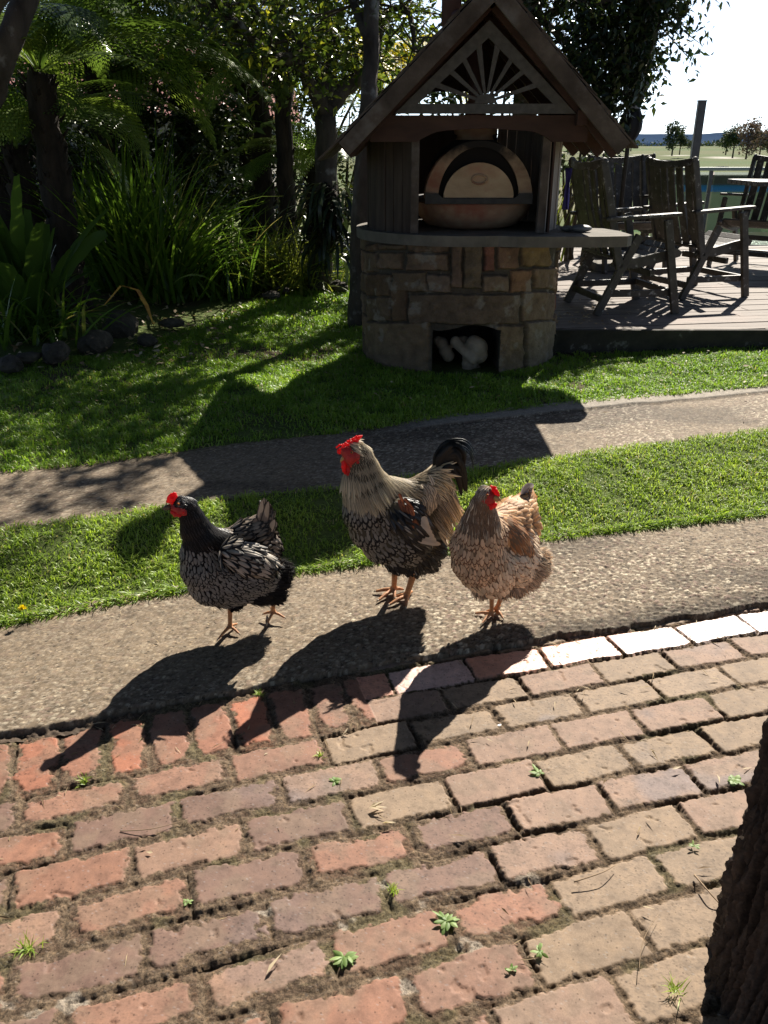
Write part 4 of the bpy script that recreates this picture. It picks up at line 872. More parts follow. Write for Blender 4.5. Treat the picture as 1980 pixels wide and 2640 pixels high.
clump('dark_tussock', -1.75, 8.3, 260, 1.0, .028, strap_m, 'dark tussock behind the huge strappy clump beside the lawn', 'plant', 5, (.6, 1.5), (.3, 1.5), .35)
clump('low_fern_tussock', -2.6, 6.1, 160, .7, .03, strap_m, 'dark low tussock between the nest shaped fern and the garden rocks', 'plant', 6, (.4, 1.4), (.3, 1.5), .3)
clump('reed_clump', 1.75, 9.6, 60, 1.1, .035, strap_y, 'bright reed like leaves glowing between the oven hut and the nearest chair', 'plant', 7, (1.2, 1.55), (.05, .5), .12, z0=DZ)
# the arching dead yellow frond
def dead_frond():
    a = gp(250, 690, .35); q0 = gp(331, 700, .3); pts = [at(225, 660, q0.y), at(262, 618, q0.y), at(296, 628, q0.y), at(317, 662, q0.y), at(332, 703, q0.y)]
    V = []; W_ = [.004, .010, .018, .015, .003]; 
    for q, w in zip(pts, W_): V += [q + Vector((-w, 0, w * .4)), q, q + Vector((w, 0, w * .4))]
    F = [(i * 3 + j, i * 3 + j + 1, i * 3 + 4 + j, i * 3 + 3 + j) for i in range(4) for j in (0, 1)]
    tag(npmesh('dead_leaf', V, F, surf('orange_leaf', [(.4, (.30, .13, .02)), (.6, (.62, .36, .05))], 14, .6, bs=0), smooth=True), 'arching dying leaf with an orange yellow tip hanging over the garden rocks', 'leaf')
dead_frond()
# garden rocks
rock_m = surf('garden_rock', [(.3, (.03, .025, .02)), (.6, (.09, .075, .055)), (.8, (.20, .17, .13))], 6, .9, bs=.9, bd=.02, fine=20)
ROCKS = [(120, 768, .17, 'flat pale rock', 1.0), (62, 775, .13, 'small dark rock', .6), (205, 745, .20, 'large mossy rock', .9), (262, 712, .24, 'tall dark boulder', 1.1), (318, 738, .13, 'squarish brown rock', .8), (166, 700, .16, 'rounded rock', .9), (372, 700, .14, 'low rock', .6), (20, 790, .16, 'half hidden rock', .7), (610, 628, .14, 'pale rock', .7), (585, 640, .12, 'grey rock', .7), (732, 622, .16, 'rock', .8)]
RL = ['flat pale rock lying in front of the nest shaped fern', 'small dark rock at the foot of the nest shaped fern', 'large mossy rock in the middle of the garden edging', 'tallest dark boulder in front of the strappy clump', 'squarish brown rock under the orange leaf tip', 'rounded rock tucked behind the larger mossy one', 'low rock at the right end of the garden edging', 'half hidden rock at the left edge of the picture', 'pale rock at the foot of the sunlit tussock', 'grey rock left of the pale one by the sunlit tussock', 'dark rock by the shaggy trunk at the far end of the lawn']
for i, ((X, Y, r, l, sq), lab) in enumerate(zip(ROCKS, RL)):
    p = gp(X, Y, .16); r *= .60; mb = MB(); mb.ball((0, 0, 0), r, (1.25, .8, sq * .75), 3); rs = np.random.RandomState(i)
    off = rs.rand(3) * 9
    for v in mb.bm.verts:
        q = v.co * (7 / (r * 6)) ; f = fbm(np.array([q.x * 2 + off[0] + q.z]), np.array([q.y * 2 + off[1] - q.z]), i, 3)[0]; v.co *= .72 + .6 * f; v.co = Vector((round(v.co.x / .03) * .03 * .35 + v.co.x * .65, v.co.y, v.co.z))
    o = mb.build('garden_rock', rock_m, None, False); o.location = (p.x, p.y, p.z + r * .12); o.rotation_euler = (0, 0, rs.uniform(0, 3)); tag(o, lab, 'rock', 'rocks edging the garden beds')
# ------------------------------------------------------------------ trees
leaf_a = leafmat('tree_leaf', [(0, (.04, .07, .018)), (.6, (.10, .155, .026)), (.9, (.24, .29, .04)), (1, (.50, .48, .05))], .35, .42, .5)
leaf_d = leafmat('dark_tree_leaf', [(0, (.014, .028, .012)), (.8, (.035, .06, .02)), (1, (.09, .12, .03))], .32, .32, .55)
def limb(mb, pts, r0, r1, n=10, wob=.0, seed=0):
    rs = np.random.RandomState(seed); P = [Vector(p) for p in pts]; out = []; m = 5
    for i in range(len(P) - 1):
        p0, p1, p2, p3 = P[max(i - 1, 0)], P[i], P[i + 1], P[min(i + 2, len(P) - 1)]
        for k in range(m):
            t = k / m; q = .5 * ((2 * p1) + (p2 - p0) * t + (2 * p0 - 5 * p1 + 4 * p2 - p3) * t * t + (3 * p1 - p0 - 3 * p2 + p3) * t ** 3); out.append(q + Vector(rs.normal(0, wob, 3)))
    out.append(P[-1]); L = len(out) - 1; mb.tube(out, [lerp(r0, r1, (i / L) ** .8) * rs.uniform(.93, 1.08) for i in range(L + 1)], n); return out
def twigs(mb, starts, n, ln, seed, r=.008, droop=0.0, up=.2):
    rs = np.random.RandomState(seed); ends = []
    for i in range(n):
        s = starts[rs.randint(len(starts))]; d = Vector(rs.normal(0, 1, 3)); d.z = d.z * .6 + up; d.normalize(); l = ln * rs.uniform(.5, 1.2); p1 = s + d * l * .5 + Vector(rs.normal(0, .04, 3)); p2 = s + d * l + Vector((0, 0, -droop * l))
        mb.tube([s, p1, p2], [r, r * .7, r * .35], 5); ends += [p1, (p1 + p2) / 2, p2]
    return ends
def leafy(name, label, base, limbs, ntw, tl, per, size, mat, seed, cat='tree', droop=.3, rad=.22, tw_droop=.1, up=.2, group='trees behind the oven hut', high=False, skip=0):
    t = wempty(name, base, label=label, cat=cat, group=group); mb = MB(); st = []
    for k, (pts, r0, r1) in enumerate(limbs):
        o = limb(mb, pts, r0, r1, 12 if r0 > .06 else 8, r0 * .06, seed + k); 
        if k >= skip: st += o[len(o) // 3:]
    ends = twigs(mb, st, ntw, tl, seed, .009, tw_droop, up); mb.build('trunk', bark, t, True)
    P, B, S = leafcloud([np.array(e) for e in ends], [rad] * len(ends), per, size, 1, droop, seed)
    if high: P2, B2, S2 = leafcloud([np.array(e) for e in HIGH], [.28] * len(HIGH), 42, .11, .6, droop, seed); P, B, S = np.concatenate([P, P2]), np.concatenate([B, B2]), np.concatenate([S, S2])
    scatter('crown', LEAF_V, LEAF_F, P, B, S, mat, t)
A3 = lambda X, Y, y: at(X, Y, y)
rsx = np.random.RandomState(77); HIGH = [Vector((rsx.uniform(-1.3, .9), rsx.uniform(7.2, 10.2), rsx.uniform(3.7, 4.8))) for _ in range(112)]
leafy('leafy_tree', 'leafy tree left of the oven with a shaggy trunk and pale crooked limbs', A3(690, 630, 8.6),
      [([A3(692, 632, 8.6), A3(700, 500, 8.55), A3(705, 380, 8.5), A3(703, 250, 8.5)], .125, .10), ([A3(703, 250, 8.5), A3(672, 190, 8.3), A3(640, 130, 8.0), A3(585, 125, 7.7), A3(530, 70, 7.4), A3(455, -10, 7.1)], .075, .03),
       ([A3(703, 250, 8.5), A3(690, 160, 8.6), A3(650, 90, 8.7), A3(560, 30, 8.8), A3(500, -60, 8.9)], .07, .03), ([A3(703, 250, 8.5), A3(745, 190, 8.7), A3(800, 150, 8.9), A3(812, 60, 9.0), A3(815, -80, 9.2)], .085, .06),
       ([A3(812, 60, 9.0), A3(850, 20, 8.9), A3(885, 30, 8.6), A3(895, 110, 8.3)], .04, .02), ([A3(703, 250, 8.5), A3(715, 120, 8.8), A3(700, 0, 9.2), A3(720, -120, 9.5)], .075, .05)],
      230, .62, 9, .085, leaf_a, 11, skip=1, high=True)
leafy('leafy_tree', 'dark straight trunk close behind the left side of the oven hut', A3(770, 700, 6.9),
      [([A3(772, 705, 6.75), A3(776, 560, 6.8), A3(782, 430, 6.9), A3(790, 300, 7.0), A3(800, 140, 7.2), A3(806, -60, 7.4)], .085, .06), ([A3(806, -60, 7.4), A3(860, -200, 7.8)], .05, .02), ([A3(800, 100, 7.2), A3(740, -60, 7.6), A3(700, -200, 7.8)], .04, .02)],
      60, .5, 7, .075, leaf_a, 12, skip=1)
leafy('leaning_tree', 'rough barked trunk leaning across the top left corner', A3(-240, 560, 5.6),
      [([A3(-240, 560, 5.6), A3(-110, 380, 5.6), A3(-22, 190, 5.6), A3(22, 90, 5.6), A3(72, -60, 5.7)], .12, .06), ([A3(-60, 270, 5.6), A3(-50, 100, 5.5), A3(20, -30, 5.4)], .06, .035), ([A3(72, -60, 5.7), A3(200, -260, 6.2)], .05, .03)],
      26, .6, 6, .08, leaf_a, 13, skip=2)
rt = [A3(X, Y, y) for X, Y, y in ((1180, 60, 8.6), (1230, 20, 8.4), (1290, 60, 8.2), (1330, 120, 8.3), (1250, 130, 8.5), (1300, 200, 8.4), (1340, 250, 8.6), (1210, 90, 8.9), (1360, 40, 8.6), (1150, 10, 8.9), (1345, 180, 8.7), (1290, 150, 9.0))]
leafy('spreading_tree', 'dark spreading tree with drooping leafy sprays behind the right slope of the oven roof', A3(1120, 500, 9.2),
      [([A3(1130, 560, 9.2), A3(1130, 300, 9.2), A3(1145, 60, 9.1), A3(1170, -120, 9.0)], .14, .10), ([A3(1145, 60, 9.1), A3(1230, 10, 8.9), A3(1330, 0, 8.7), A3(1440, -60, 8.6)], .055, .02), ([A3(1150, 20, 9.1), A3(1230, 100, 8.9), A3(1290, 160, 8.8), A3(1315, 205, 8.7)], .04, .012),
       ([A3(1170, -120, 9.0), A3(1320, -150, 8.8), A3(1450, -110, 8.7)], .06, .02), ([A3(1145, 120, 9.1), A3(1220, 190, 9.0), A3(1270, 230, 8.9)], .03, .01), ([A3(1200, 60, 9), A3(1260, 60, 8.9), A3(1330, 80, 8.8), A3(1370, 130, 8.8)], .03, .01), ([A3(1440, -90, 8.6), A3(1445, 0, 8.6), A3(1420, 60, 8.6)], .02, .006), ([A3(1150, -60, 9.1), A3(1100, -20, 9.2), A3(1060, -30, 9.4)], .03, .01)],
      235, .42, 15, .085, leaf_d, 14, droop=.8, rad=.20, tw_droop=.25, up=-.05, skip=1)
def understorey(name, lab, pts, r, per, size, mat, seed, cat='shrub', group=None, sq=1):
    rs = np.random.RandomState(seed); C = []; R = []
    for (X, Y, y, rr) in pts:
        c = A3(X, Y, y); 
        for k in range(10): C.append(np.array(c) + rs.normal(0, rr * .45, 3)); R.append(rr * .45)
    P, B, S = leafcloud(C, R, per, size, sq, .2, seed); b = A3(pts[0][0], pts[0][1], pts[0][2])
    t = wempty(name, (b.x, b.y, .1), label=lab, cat=cat, group=group)
    mb = MB()
    for k in range(9):
        c = Vector(C[rs.randint(len(C))]); mb.tube([(b.x + rs.normal(0, .1), b.y + rs.normal(0, .1), .05), ((b.x + c.x) / 2, (b.y + c.y) / 2, (.1 + c.z) / 2 + .1), c], [.03, .02, .008], 6)
    mb.build('stem', bark, t); scatter('foliage', LEAF_V, LEAF_F, P, B, S, mat, t)
GS = 'shrubs filling the back of the garden bed'
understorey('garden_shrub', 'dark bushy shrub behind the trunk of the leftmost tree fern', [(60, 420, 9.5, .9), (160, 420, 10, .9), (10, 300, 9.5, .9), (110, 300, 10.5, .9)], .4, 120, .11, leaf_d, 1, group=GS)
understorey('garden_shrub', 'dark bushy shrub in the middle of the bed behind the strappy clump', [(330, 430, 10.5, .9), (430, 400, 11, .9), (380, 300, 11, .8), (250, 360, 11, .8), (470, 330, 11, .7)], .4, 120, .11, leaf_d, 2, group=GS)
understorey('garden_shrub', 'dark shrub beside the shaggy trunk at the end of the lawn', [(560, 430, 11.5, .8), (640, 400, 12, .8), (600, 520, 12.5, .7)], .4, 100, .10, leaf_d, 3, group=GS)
understorey('garden_shrub', 'shrub seen through the gap left of the oven hut', [(740, 330, 12, .7), (760, 230, 12.5, .8), (730, 470, 12, .6)], .4, 34, .08, leaf_a, 4, group=GS)
understorey('garden_shrub', 'small leafy bush between the oven hut and the deck chairs', [(1240, 350, 9.8, .35), (1275, 340, 10, .30)], .3, 30, .07, leaf_d, 5, group=GS)
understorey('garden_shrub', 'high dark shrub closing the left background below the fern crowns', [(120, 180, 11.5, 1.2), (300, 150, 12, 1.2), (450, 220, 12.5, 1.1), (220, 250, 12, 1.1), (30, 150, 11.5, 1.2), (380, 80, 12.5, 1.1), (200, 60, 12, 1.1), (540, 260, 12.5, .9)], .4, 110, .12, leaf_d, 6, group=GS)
understorey('garden_shrub', 'dark shrub added behind the oven hut to block the sky seen through its gable', [(1060, 130, 9.0, .5), (1150, 170, 9.2, .5), (990, 190, 9.4, .4), (1100, 60, 9.4, .5)], .4, 60, .09, leaf_d, 8, group=GS)  # added shrub, darkens the view through the gable openings
understorey('garden_shrub', 'tall sunlit shrub behind the branches of the leafy tree', [(600, 200, 13, 1.0), (780, 120, 13.5, 1.1), (900, 60, 14, 1.1), (660, 60, 13.5, 1.0), (560, 60, 13.5, .9), (860, 180, 13, .8)], .4, 45, .09, leaf_a, 7, group=GS)
def staghorn():
    t = wempty('staghorn_fern', A3(715, 520, 8.3), label='dark fern with hanging strap leaves growing on the shaggy trunk left of the oven', cat='fern')
    rs = np.random.RandomState(5); Vs = []; Fs = []; seg = 8; n = 210; R = []
    for i in range(n):
        c = A3(rs.uniform(680, 760), rs.uniform(400, 560), 8.25); a = rs.uniform(0, 6.28); l = rs.uniform(.3, .6); tt = np.linspace(0, 1, seg); ang = rs.uniform(-.1, .9) - rs.uniform(1.2, 2.6) * tt
        hx = np.cumsum(np.cos(ang)) / seg * l; hz = np.cumsum(np.sin(ang)) / seg * l; w = .018 * np.sin((tt * .9 + .08) * 3.14); 
        for s in (-1, 1): Vs.append(np.stack([c.x + hx * math.cos(a) - s * w * math.sin(a), c.y + hx * math.sin(a) * .7 + s * w * math.cos(a), c.z + hz], 1))
        k = np.arange(seg - 1); o = i * seg * 2; Fs.append(np.stack([o + k, o + k + 1, o + seg + k + 1, o + seg + k], 1)); R.append(np.full(seg * 2, rs.rand()))
    npmesh('fronds', np.concatenate(Vs), np.concatenate(Fs), dark_strap, t, rnd=np.concatenate(R))
    mb = MB(); mb.ball(A3(712, 470, 8.4), .13, (1, 1, 2.2), 3); mb.build('root_ball', fern_bark, t, True, .006)
staghorn()
def pink_house():
    o = wempty('pink_house', (-6, 19, 0), label='house with a pink tiled roof glimpsed between the fern trunks at the left', cat='house')
    mb = MB(); mb.prism([(17.5, 2.0), (21, 3.6), (24.5, 2.0)], -11, -2.2, 'x'); mb.build('roof', surf('pink_tiles', [(.3, (.42, .16, .14)), (.7, (.58, .27, .24))], 3, .8, (1, 8, 1)), o)
    mb = MB(); mb.box((-6.6, 21, .5), (8.4, 6.2, 3.0)); mb.build('wall', plain('house_wall', (.35, .32, .28), .9), o)
pink_house()
# the near trunk in the bottom right corner
def near_trunk():
    n, m = 760, 520; z = np.concatenate([np.linspace(-.05, .8, 600), np.linspace(.81, 2.6, 160)]); th = np.linspace(0, 2 * np.pi, m); Z, T = np.meshgrid(z, th, indexing='ij')
    bx, by = np.interp(Z, [-.05, .3, .62, 1.2, 2.6], [.850, .840, .855, .94, 1.3]), np.interp(Z, [0, .6, 2.6], [1.05, 1.05, 1.1]); r = np.interp(Z, [-.05, .05, .2, .45, .62, 1, 2.6], [.215, .205, .20, .195, .19, .18, .16])
    u, w = np.cos(T) * 2.2, np.sin(T) * 2.2; a = fbm(u * 3.2 + 10, w * 3.2 + Z * 1.5, 3, 4); b = fbm(u * 9 + w * 3, Z * 5 + w * 5, 7, 5); c = fbm(u * 34 + w * 19, Z * 22 + w * 24, 9, 5)
    ridge = 1 - np.abs(2 * fbm(u * 8 + w * 4, Z * 3.2 + w * 5, 12, 5) - 1)
    R = r * (1 + .16 * (a - .5)) + .05 * (ridge - .7) + .03 * (b - .5) + .035 * (c - .5)
    X = bx + R * np.cos(T); Y = by + R * np.sin(T); f = (b * .5 + c * .5)[..., None]
    col = lerp(np.array([.015, .012, .010]), np.array([.11, .085, .065]), sstep(.35, .7, f)); col = lerp(col, np.array([.30, .27, .23]), (sstep(.6, .72, fbm(u * 7, Z * 9 + w * 5, 21, 4)) * .7)[..., None])
    t = wempty('near_tree', (1.0, 1.05, -.03), label='dark rough barked trunk rising out of the bricks in the bottom right corner', cat='tree')
    gridmesh('trunk', X, Y, Z, col, vcolmat('near_bark', .9, .25, 120, .5, .8, .004), t)
    rs = np.random.RandomState(8); P, B, S = leafcloud(np.stack([rs.uniform(-6, 6, 520), rs.uniform(-6, 2.6, 520), rs.uniform(3.1, 5.0, 520)], 1), [.75] * 520, 46, .2, 1, .3, 3); scatter('crown', LEAF_V, LEAF_F, P, B, S, leaf_d, t)  # unseen crown added above and behind the camera to block sky light
    mb = MB(); mb.tube([(1.3, 1.1, 2.55), (1.5, 1.05, 3.0), (1.75, 1.0, 3.5)], [.15, .09, .04], 10); mb.build('limb', bark, t, True)
near_trunk()
# ================================================================== THE THREE CHICKENS
def featmat(name, inner, outer, a=1.7, b=3.2, v0=.3, thr=1.0, soft=.12, var=.5, rough=.5, spec=.4, trans=.12, tip=None, root=None, sheen=0):
    m, nt, bs, out = newmat(name); uv = nt.nodes.new('ShaderNodeUVMap'); sp = nt.nodes.new('ShaderNodeSeparateXYZ'); nt.links.new(uv.outputs[0], sp.inputs[0])
    def M_(op, x, y=None):
        n = nt.nodes.new('ShaderNodeMath'); n.operation = op
        for i, v in enumerate((x, y)):
            if v is None: continue
            if isinstance(v, (int, float)): n.inputs[i].default_value = v
            else: nt.links.new(v, n.inputs[i])
        return n.outputs[0]
    x = M_('SUBTRACT', M_('MULTIPLY', sp.outputs[0], 2.0), 1.0); x2 = M_('MULTIPLY', x, x); v = M_('MAXIMUM', M_('SUBTRACT', sp.outputs[1], v0), 0.0)
    q = M_('ADD', M_('MULTIPLY', x2, a), M_('MULTIPLY', M_('MULTIPLY', v, v), b))
    k = ramp(nt, q, [(0, (0, 0, 0)), (1, (1, 1, 1))]); n_ = k.node; n_.color_ramp.elements[0].position = max(0, (thr - soft) / 3); n_.color_ramp.elements[1].position = min(1, (thr + soft) / 3); 
    dv = M_('DIVIDE', q, 3.0); nt.links.new(dv, n_.inputs[0])
    c = mix(nt, k, inner, outer)
    if tip: c = mix(nt, ramp(nt, sp.outputs[1], [(.72, (0, 0, 0)), (.95, (1, 1, 1))]), c, tip)
    if root: c = mix(nt, ramp(nt, sp.outputs[1], [(.1, (1, 1, 1)), (.5, (0, 0, 0))]), c, root)
    at_ = N(nt, 'ShaderNodeAttribute', attribute_name='rnd'); c = mix(nt, 1.0, c, ramp(nt, at_.outputs['Fac'], [(0, (1 - var,) * 3), (1, (1 + var * .5,) * 3)]), 'MULTIPLY')
    # fine barbs
    w = nt.nodes.new('ShaderNodeTexWave'); w.inputs['Scale'].default_value = 9; w.inputs['Distortion'].default_value = 2; mp = nt.nodes.new('ShaderNodeMapping'); mp.inputs[2].default_value = (0, 0, .7); nt.links.new(uv.outputs[0], mp.inputs[0]); nt.links.new(mp.outputs[0], w.inputs[0])
    bump(nt, bs, w.outputs['Fac'], .25, .0006)
    nt.links.new(c, bs.inputs['Base Color']); bs.inputs['Roughness'].default_value = rough; bs.inputs['Specular IOR Level'].default_value = spec
    if sheen: bs.inputs['Sheen Weight'].default_value = sheen; bs.inputs['Sheen Roughness'].default_value = .4
    t = nt.nodes.new('ShaderNodeBsdfTranslucent'); nt.links.new(c, t.inputs[0]); xs = nt.nodes.new('ShaderNodeMixShader'); xs.inputs[0].default_value = trans
    nt.links.new(bs.outputs[0], xs.inputs[1]); nt.links.new(t.outputs[0], xs.inputs[2]); nt.links.new(xs.outputs[0], out.inputs[0]); return m
def ftemplate(widths, curve=.25, droop=.10):
    n = len(widths); V = []; U = []
    for j, w in enumerate(widths):
        t = j / (n - 1)
        for i in (-1, -.5, 0, .5, 1):
            V.append((i * w * .5, t, -curve * .5 * (abs(i) ** 1.6) * w - droop * t * t)); U.append(((i + 1) / 2, t))
    F = [(j * 5 + i, j * 5 + i + 1, j * 5 + 6 + i, j * 5 + 5 + i) for j in range(n - 1) for i in range(4)]
    return np.array(V, float), np.array(F), np.array(U, float)
T_ROUND = ftemplate([.45, .85, 1, 1, .97, .82, .38], .3, .14); T_POINT = ftemplate([.5, .9, 1, .92, .75, .5, .08], .3, .26); T_HAIR = ftemplate([1, .8, .5, .1], .1, .12); T_LONG = ftemplate([.4, .8, 1, 1, 1, .95, .8, .55, .15], .25, .16)
def ribbon(pts, width, normal, seg=14):
    P = [Vector(p) for p in pts]; Q = []
    for i in range(len(P) - 1):
        p0, p1, p2, p3 = P[max(i - 1, 0)], P[i], P[i + 1], P[min(i + 2, len(P) - 1)]
        for k in range(5):
            t = k / 5; Q.append(.5 * ((2 * p1) + (p2 - p0) * t + (2 * p0 - 5 * p1 + 4 * p2 - p3) * t * t + (3 * p1 - p0 - 3 * p2 + p3) * t ** 3))
    Q.append(P[-1]); n = len(Q); V = []; U = []; nn = Vector(normal)
    for j, q in enumerate(Q):
        d = (Q[min(j + 1, n - 1)] - Q[max(j - 1, 0)]).normalized(); s = d.cross(nn).normalized(); up = s.cross(d); t = j / (n - 1); w = width * (min(1, .35 + t * 4) * (1 - t ** 3.5) ** .7 + .04)
        for i in (-1, -.5, 0, .5, 1): V.append(q + s * (i * w * .5) - up * (.12 * abs(i) ** 1.6 * w)); U.append(((i + 1) / 2, t))
    F = [(j * 5 + i, j * 5 + i + 1, j * 5 + 6 + i, j * 5 + 5 + i) for j in range(n - 1) for i in range(4)]
    return np.array([tuple(v) for v in V]), np.array(F), np.array(U)
def ribbons(name, items, mat, parent, seed=0):
    rs = np.random.RandomState(seed); V = []; F = []; U = []; R = []; o = 0
    for pts, w, nn in items:
        a, b, c = ribbon(pts, w, nn); V.append(a); F.append(b + o); U.append(c); R.append(np.full(len(a), rs.rand())); o += len(a)
    return npmesh(name, np.concatenate(V), np.concatenate(F), mat, parent, True, uv=np.concatenate(U), rnd=np.concatenate(R))
skin_red = surf('red_skin', [(.3, (.30, .012, .012)), (.7, (.62, .035, .03))], 90, .5, bs=.8, bd=.003, fine=260, spec=.5)
def comb_mat():
    m, nt, b, out = newmat('comb_red'); b.inputs['Base Color'].default_value = (.72, .02, .025, 1); b.inputs['Roughness'].default_value = .42; b.inputs['Subsurface Weight'].default_value = .0
    t = nt.nodes.new('ShaderNodeBsdfTranslucent'); t.inputs[0].default_value = (1, .03, .02, 1); x = nt.nodes.new('ShaderNodeMixShader'); x.inputs[0].default_value = .38
    nt.links.new(b.outputs[0], x.inputs[1]); nt.links.new(t.outputs[0], x.inputs[2]); nt.links.new(x.outputs[0], out.inputs[0]); bump(nt, b, noise(nt, coord(nt), 300, 3), .5, .001); return m
comb_m = comb_mat(); eye_m = plain('eye_amber', (.45, .12, .02), .15, .6); pupil_m = plain('pupil', (.01, .01, .01), .1, .7); 
leg_m = surf('scaly_leg', [(.3, (.36, .14, .055)), (.7, (.58, .28, .12))], 60, .5, (1, 1, 2.5), .6, .002, 300, spec=.4)
beak_y = surf('horn_beak', [(.3, (.42, .22, .08)), (.7, (.62, .38, .14))], 40, .35, bs=.1, bd=.001); beak_d = plain('dark_beak', (.10, .06, .045), .35); claw_m = plain('claw', (.45, .36, .26), .45)
class Bird:
    def __init__(s, name, loc, label, cat, under):
        s.root = wempty(name, loc, label=label, cat=cat); s.b = []; s.under = under
    def P(s, X, Y, yd): return at(X, Y, yd)
    def blob(s, X, Y, yd, r, typ, flow, squash=1.0):
        s.b.append((np.array(at(X, Y, yd)), r * mpp(X, Y, yd), typ, flow, (X, Y, yd))); return len(s.b) - 1
    def flowvec(s, i):
        p, r, typ, f, (X, Y, yd) = s.b[i]; q = np.array(at(X + f[0] * 10, Y + f[1] * 10, yd + f[2] * 10 * mpp(X, Y, yd))); v = q - p; return v / (np.linalg.norm(v) + 1e-9)
    def body(s, chains, voxel=.0055, flat=1.0):
        mb = MB()
        for c, r, *_ in s.b: mb.ball(Vector(c), r, (1, flat, 1), 3)
        for ch in chains:
            for i, j in zip(ch, ch[1:]):
                a, b = s.b[i], s.b[j]; n = max(2, int(np.linalg.norm(a[0] - b[0]) / (min(a[1], b[1]) * .25)))
                for k in range(1, n): t = k / n; mb.ball(Vector(lerp(a[0], b[0], t)), lerp(a[1], b[1], t), (1, flat, 1), 2)
        me = remesh(mb, voxel, 6); s.me = me
        nv = len(me.vertices); V = np.empty(nv * 3); me.vertices.foreach_get('co', V); V = V.reshape(-1, 3); s.V = V
        C = np.array([b[0] for b in s.b]); R = np.array([b[1] for b in s.b]); near = np.argmin(np.linalg.norm(V[:, None] - C[None], axis=2) / R[None], axis=1)
        face = np.array([s.b[i][2] == 'face' for i in range(len(s.b))])[near]
        me.materials.append(s.under); me.materials.append(skin_red)
        mi = [1 if sum(face[v] for v in p.vertices) * 2 > len(p.vertices) else 0 for p in me.polygons]; me.polygons.foreach_set('material_index', mi)
        s.bodyo = link('body', me, [], s.root, True)
        me.calc_loop_triangles(); T = np.empty(len(me.loop_triangles) * 3, int); me.loop_triangles.foreach_get('vertices', T); T = T.reshape(-1, 3)
        a, b, c = V[T[:, 0]], V[T[:, 1]], V[T[:, 2]]; n = np.cross(b - a, c - a); ar = np.linalg.norm(n, axis=1); rs = np.random.RandomState(1); m = 60000
        k = rs.choice(len(T), m, p=ar / ar.sum()); u, w = rs.rand(m), rs.rand(m); f = u + w > 1; u[f], w[f] = 1 - u[f], 1 - w[f]
        s.S = a[k] + (b[k] - a[k]) * u[:, None] + (c[k] - a[k]) * w[:, None]
        vn = np.empty(nv * 3); me.vertices.foreach_get('normal', vn); vn = vn.reshape(-1, 3); s.SN = vn[T[k, 0]] * (1 - u - w)[:, None] + vn[T[k, 1]] * u[:, None] + vn[T[k, 2]] * w[:, None]; s.SN /= np.linalg.norm(s.SN, axis=1, keepdims=True) + 1e-9
        d = np.linalg.norm(s.S[:, None] - C[None], axis=2) / R[None]; s.near = np.argmin(d, axis=1); Wt = np.exp(-(d ** 2) * 3.2); FL = np.array([s.flowvec(i) for i in range(len(s.b))]); fl = (Wt[:, :, None] * FL[None]).sum(1)
        fl -= s.SN * (fl * s.SN).sum(1, keepdims=True); s.FL = fl / (np.linalg.norm(fl, axis=1, keepdims=True) + 1e-9)
        s.typ = np.array([b[2] for b in s.b])[s.near]
    def feathers(s, name, types, spacing, L, W_, T, mat, lift=.16, jit=.12, seed=0, off=.001, cond=None, prob=1.0, lj=.2):
        rs = np.random.RandomState(seed); idx = np.where(np.isin(s.typ, types))[0]
        if cond is not None: idx = idx[cond(s.S[idx])]
        rs.shuffle(idx); grid = {}; keep = []; sp = spacing
        for i in idx:
            p = s.S[i]; g = (int(p[0] // sp), int(p[1] // sp), int(p[2] // sp)); ok = True
            for dx in (-1, 0, 1):
                for dy in (-1, 0, 1):
                    for dz in (-1, 0, 1):
                        for q in grid.get((g[0] + dx, g[1] + dy, g[2] + dz), ()):
                            if (q[0] - p[0]) ** 2 + (q[1] - p[1]) ** 2 + (q[2] - p[2]) ** 2 < sp * sp: ok = False; break
                        if not ok: break
                    if not ok: break
                if not ok: break
            if ok: grid.setdefault(g, []).append(p); keep.append(i)
        keep = np.array([k for k in keep if rs.rand() < prob]); n = len(keep); P, Nn, D = s.S[keep], s.SN[keep], s.FL[keep]
        jit *= .6; D = D + rs.normal(0, jit, D.shape); Y = D + Nn * lift; S = np.stack([W_ * rs.uniform(.85, 1.15, n), L * rs.uniform(1 - lj, 1 + lj, n), L * rs.uniform(.8, 1.2, n)], 1)
        return scatter(name, T[0], T[1], P + Nn * off, basis(Y, Nn + rs.normal(0, .05, Nn.shape)), S, mat, s.root, TUV=T[2], smooth=True)
    def leg(s, top, ankle, toes, back, r=.0085, lift=0.0):
        z0 = .009 + lift; mb = MB(); A = gp(*ankle, .022 + lift); Tp = at(*top)
        mid = (A + Tp) / 2; 
        def seg(p, q, ra, rb):
            n = max(3, int((p - q).length / (min(ra, rb) * .5)))
            for k in range(n + 1): mb.ball(p.lerp(q, k / n), lerp(ra, rb, k / n), sub=1)
        seg(Tp, A, r * 1.25, r * .95); mb.ball(A, r * 1.15, sub=2)
        tips = []
        for t in toes + [back]:
            q = gp(*t, z0 - .002); m = A.lerp(q, .45); m.z = z0 + .007; seg(A - Vector((0, 0, .004)), m, r * .72, r * .68); e = m.lerp(q, .75); e.z = z0; seg(m, e, r * .68, r * .48); tips.append((e, q))
        me = remesh(mb, .0026, 1); l = link('leg', me, leg_m, s.root, True)
        for e, q in tips:
            c = MB(); c.tube([e, e.lerp(q, .5) + Vector((0, 0, .002)), q + Vector((0, 0, -.003))], [r * .34, r * .26, .0008], 6); c.build('claw', claw_m, l, True)
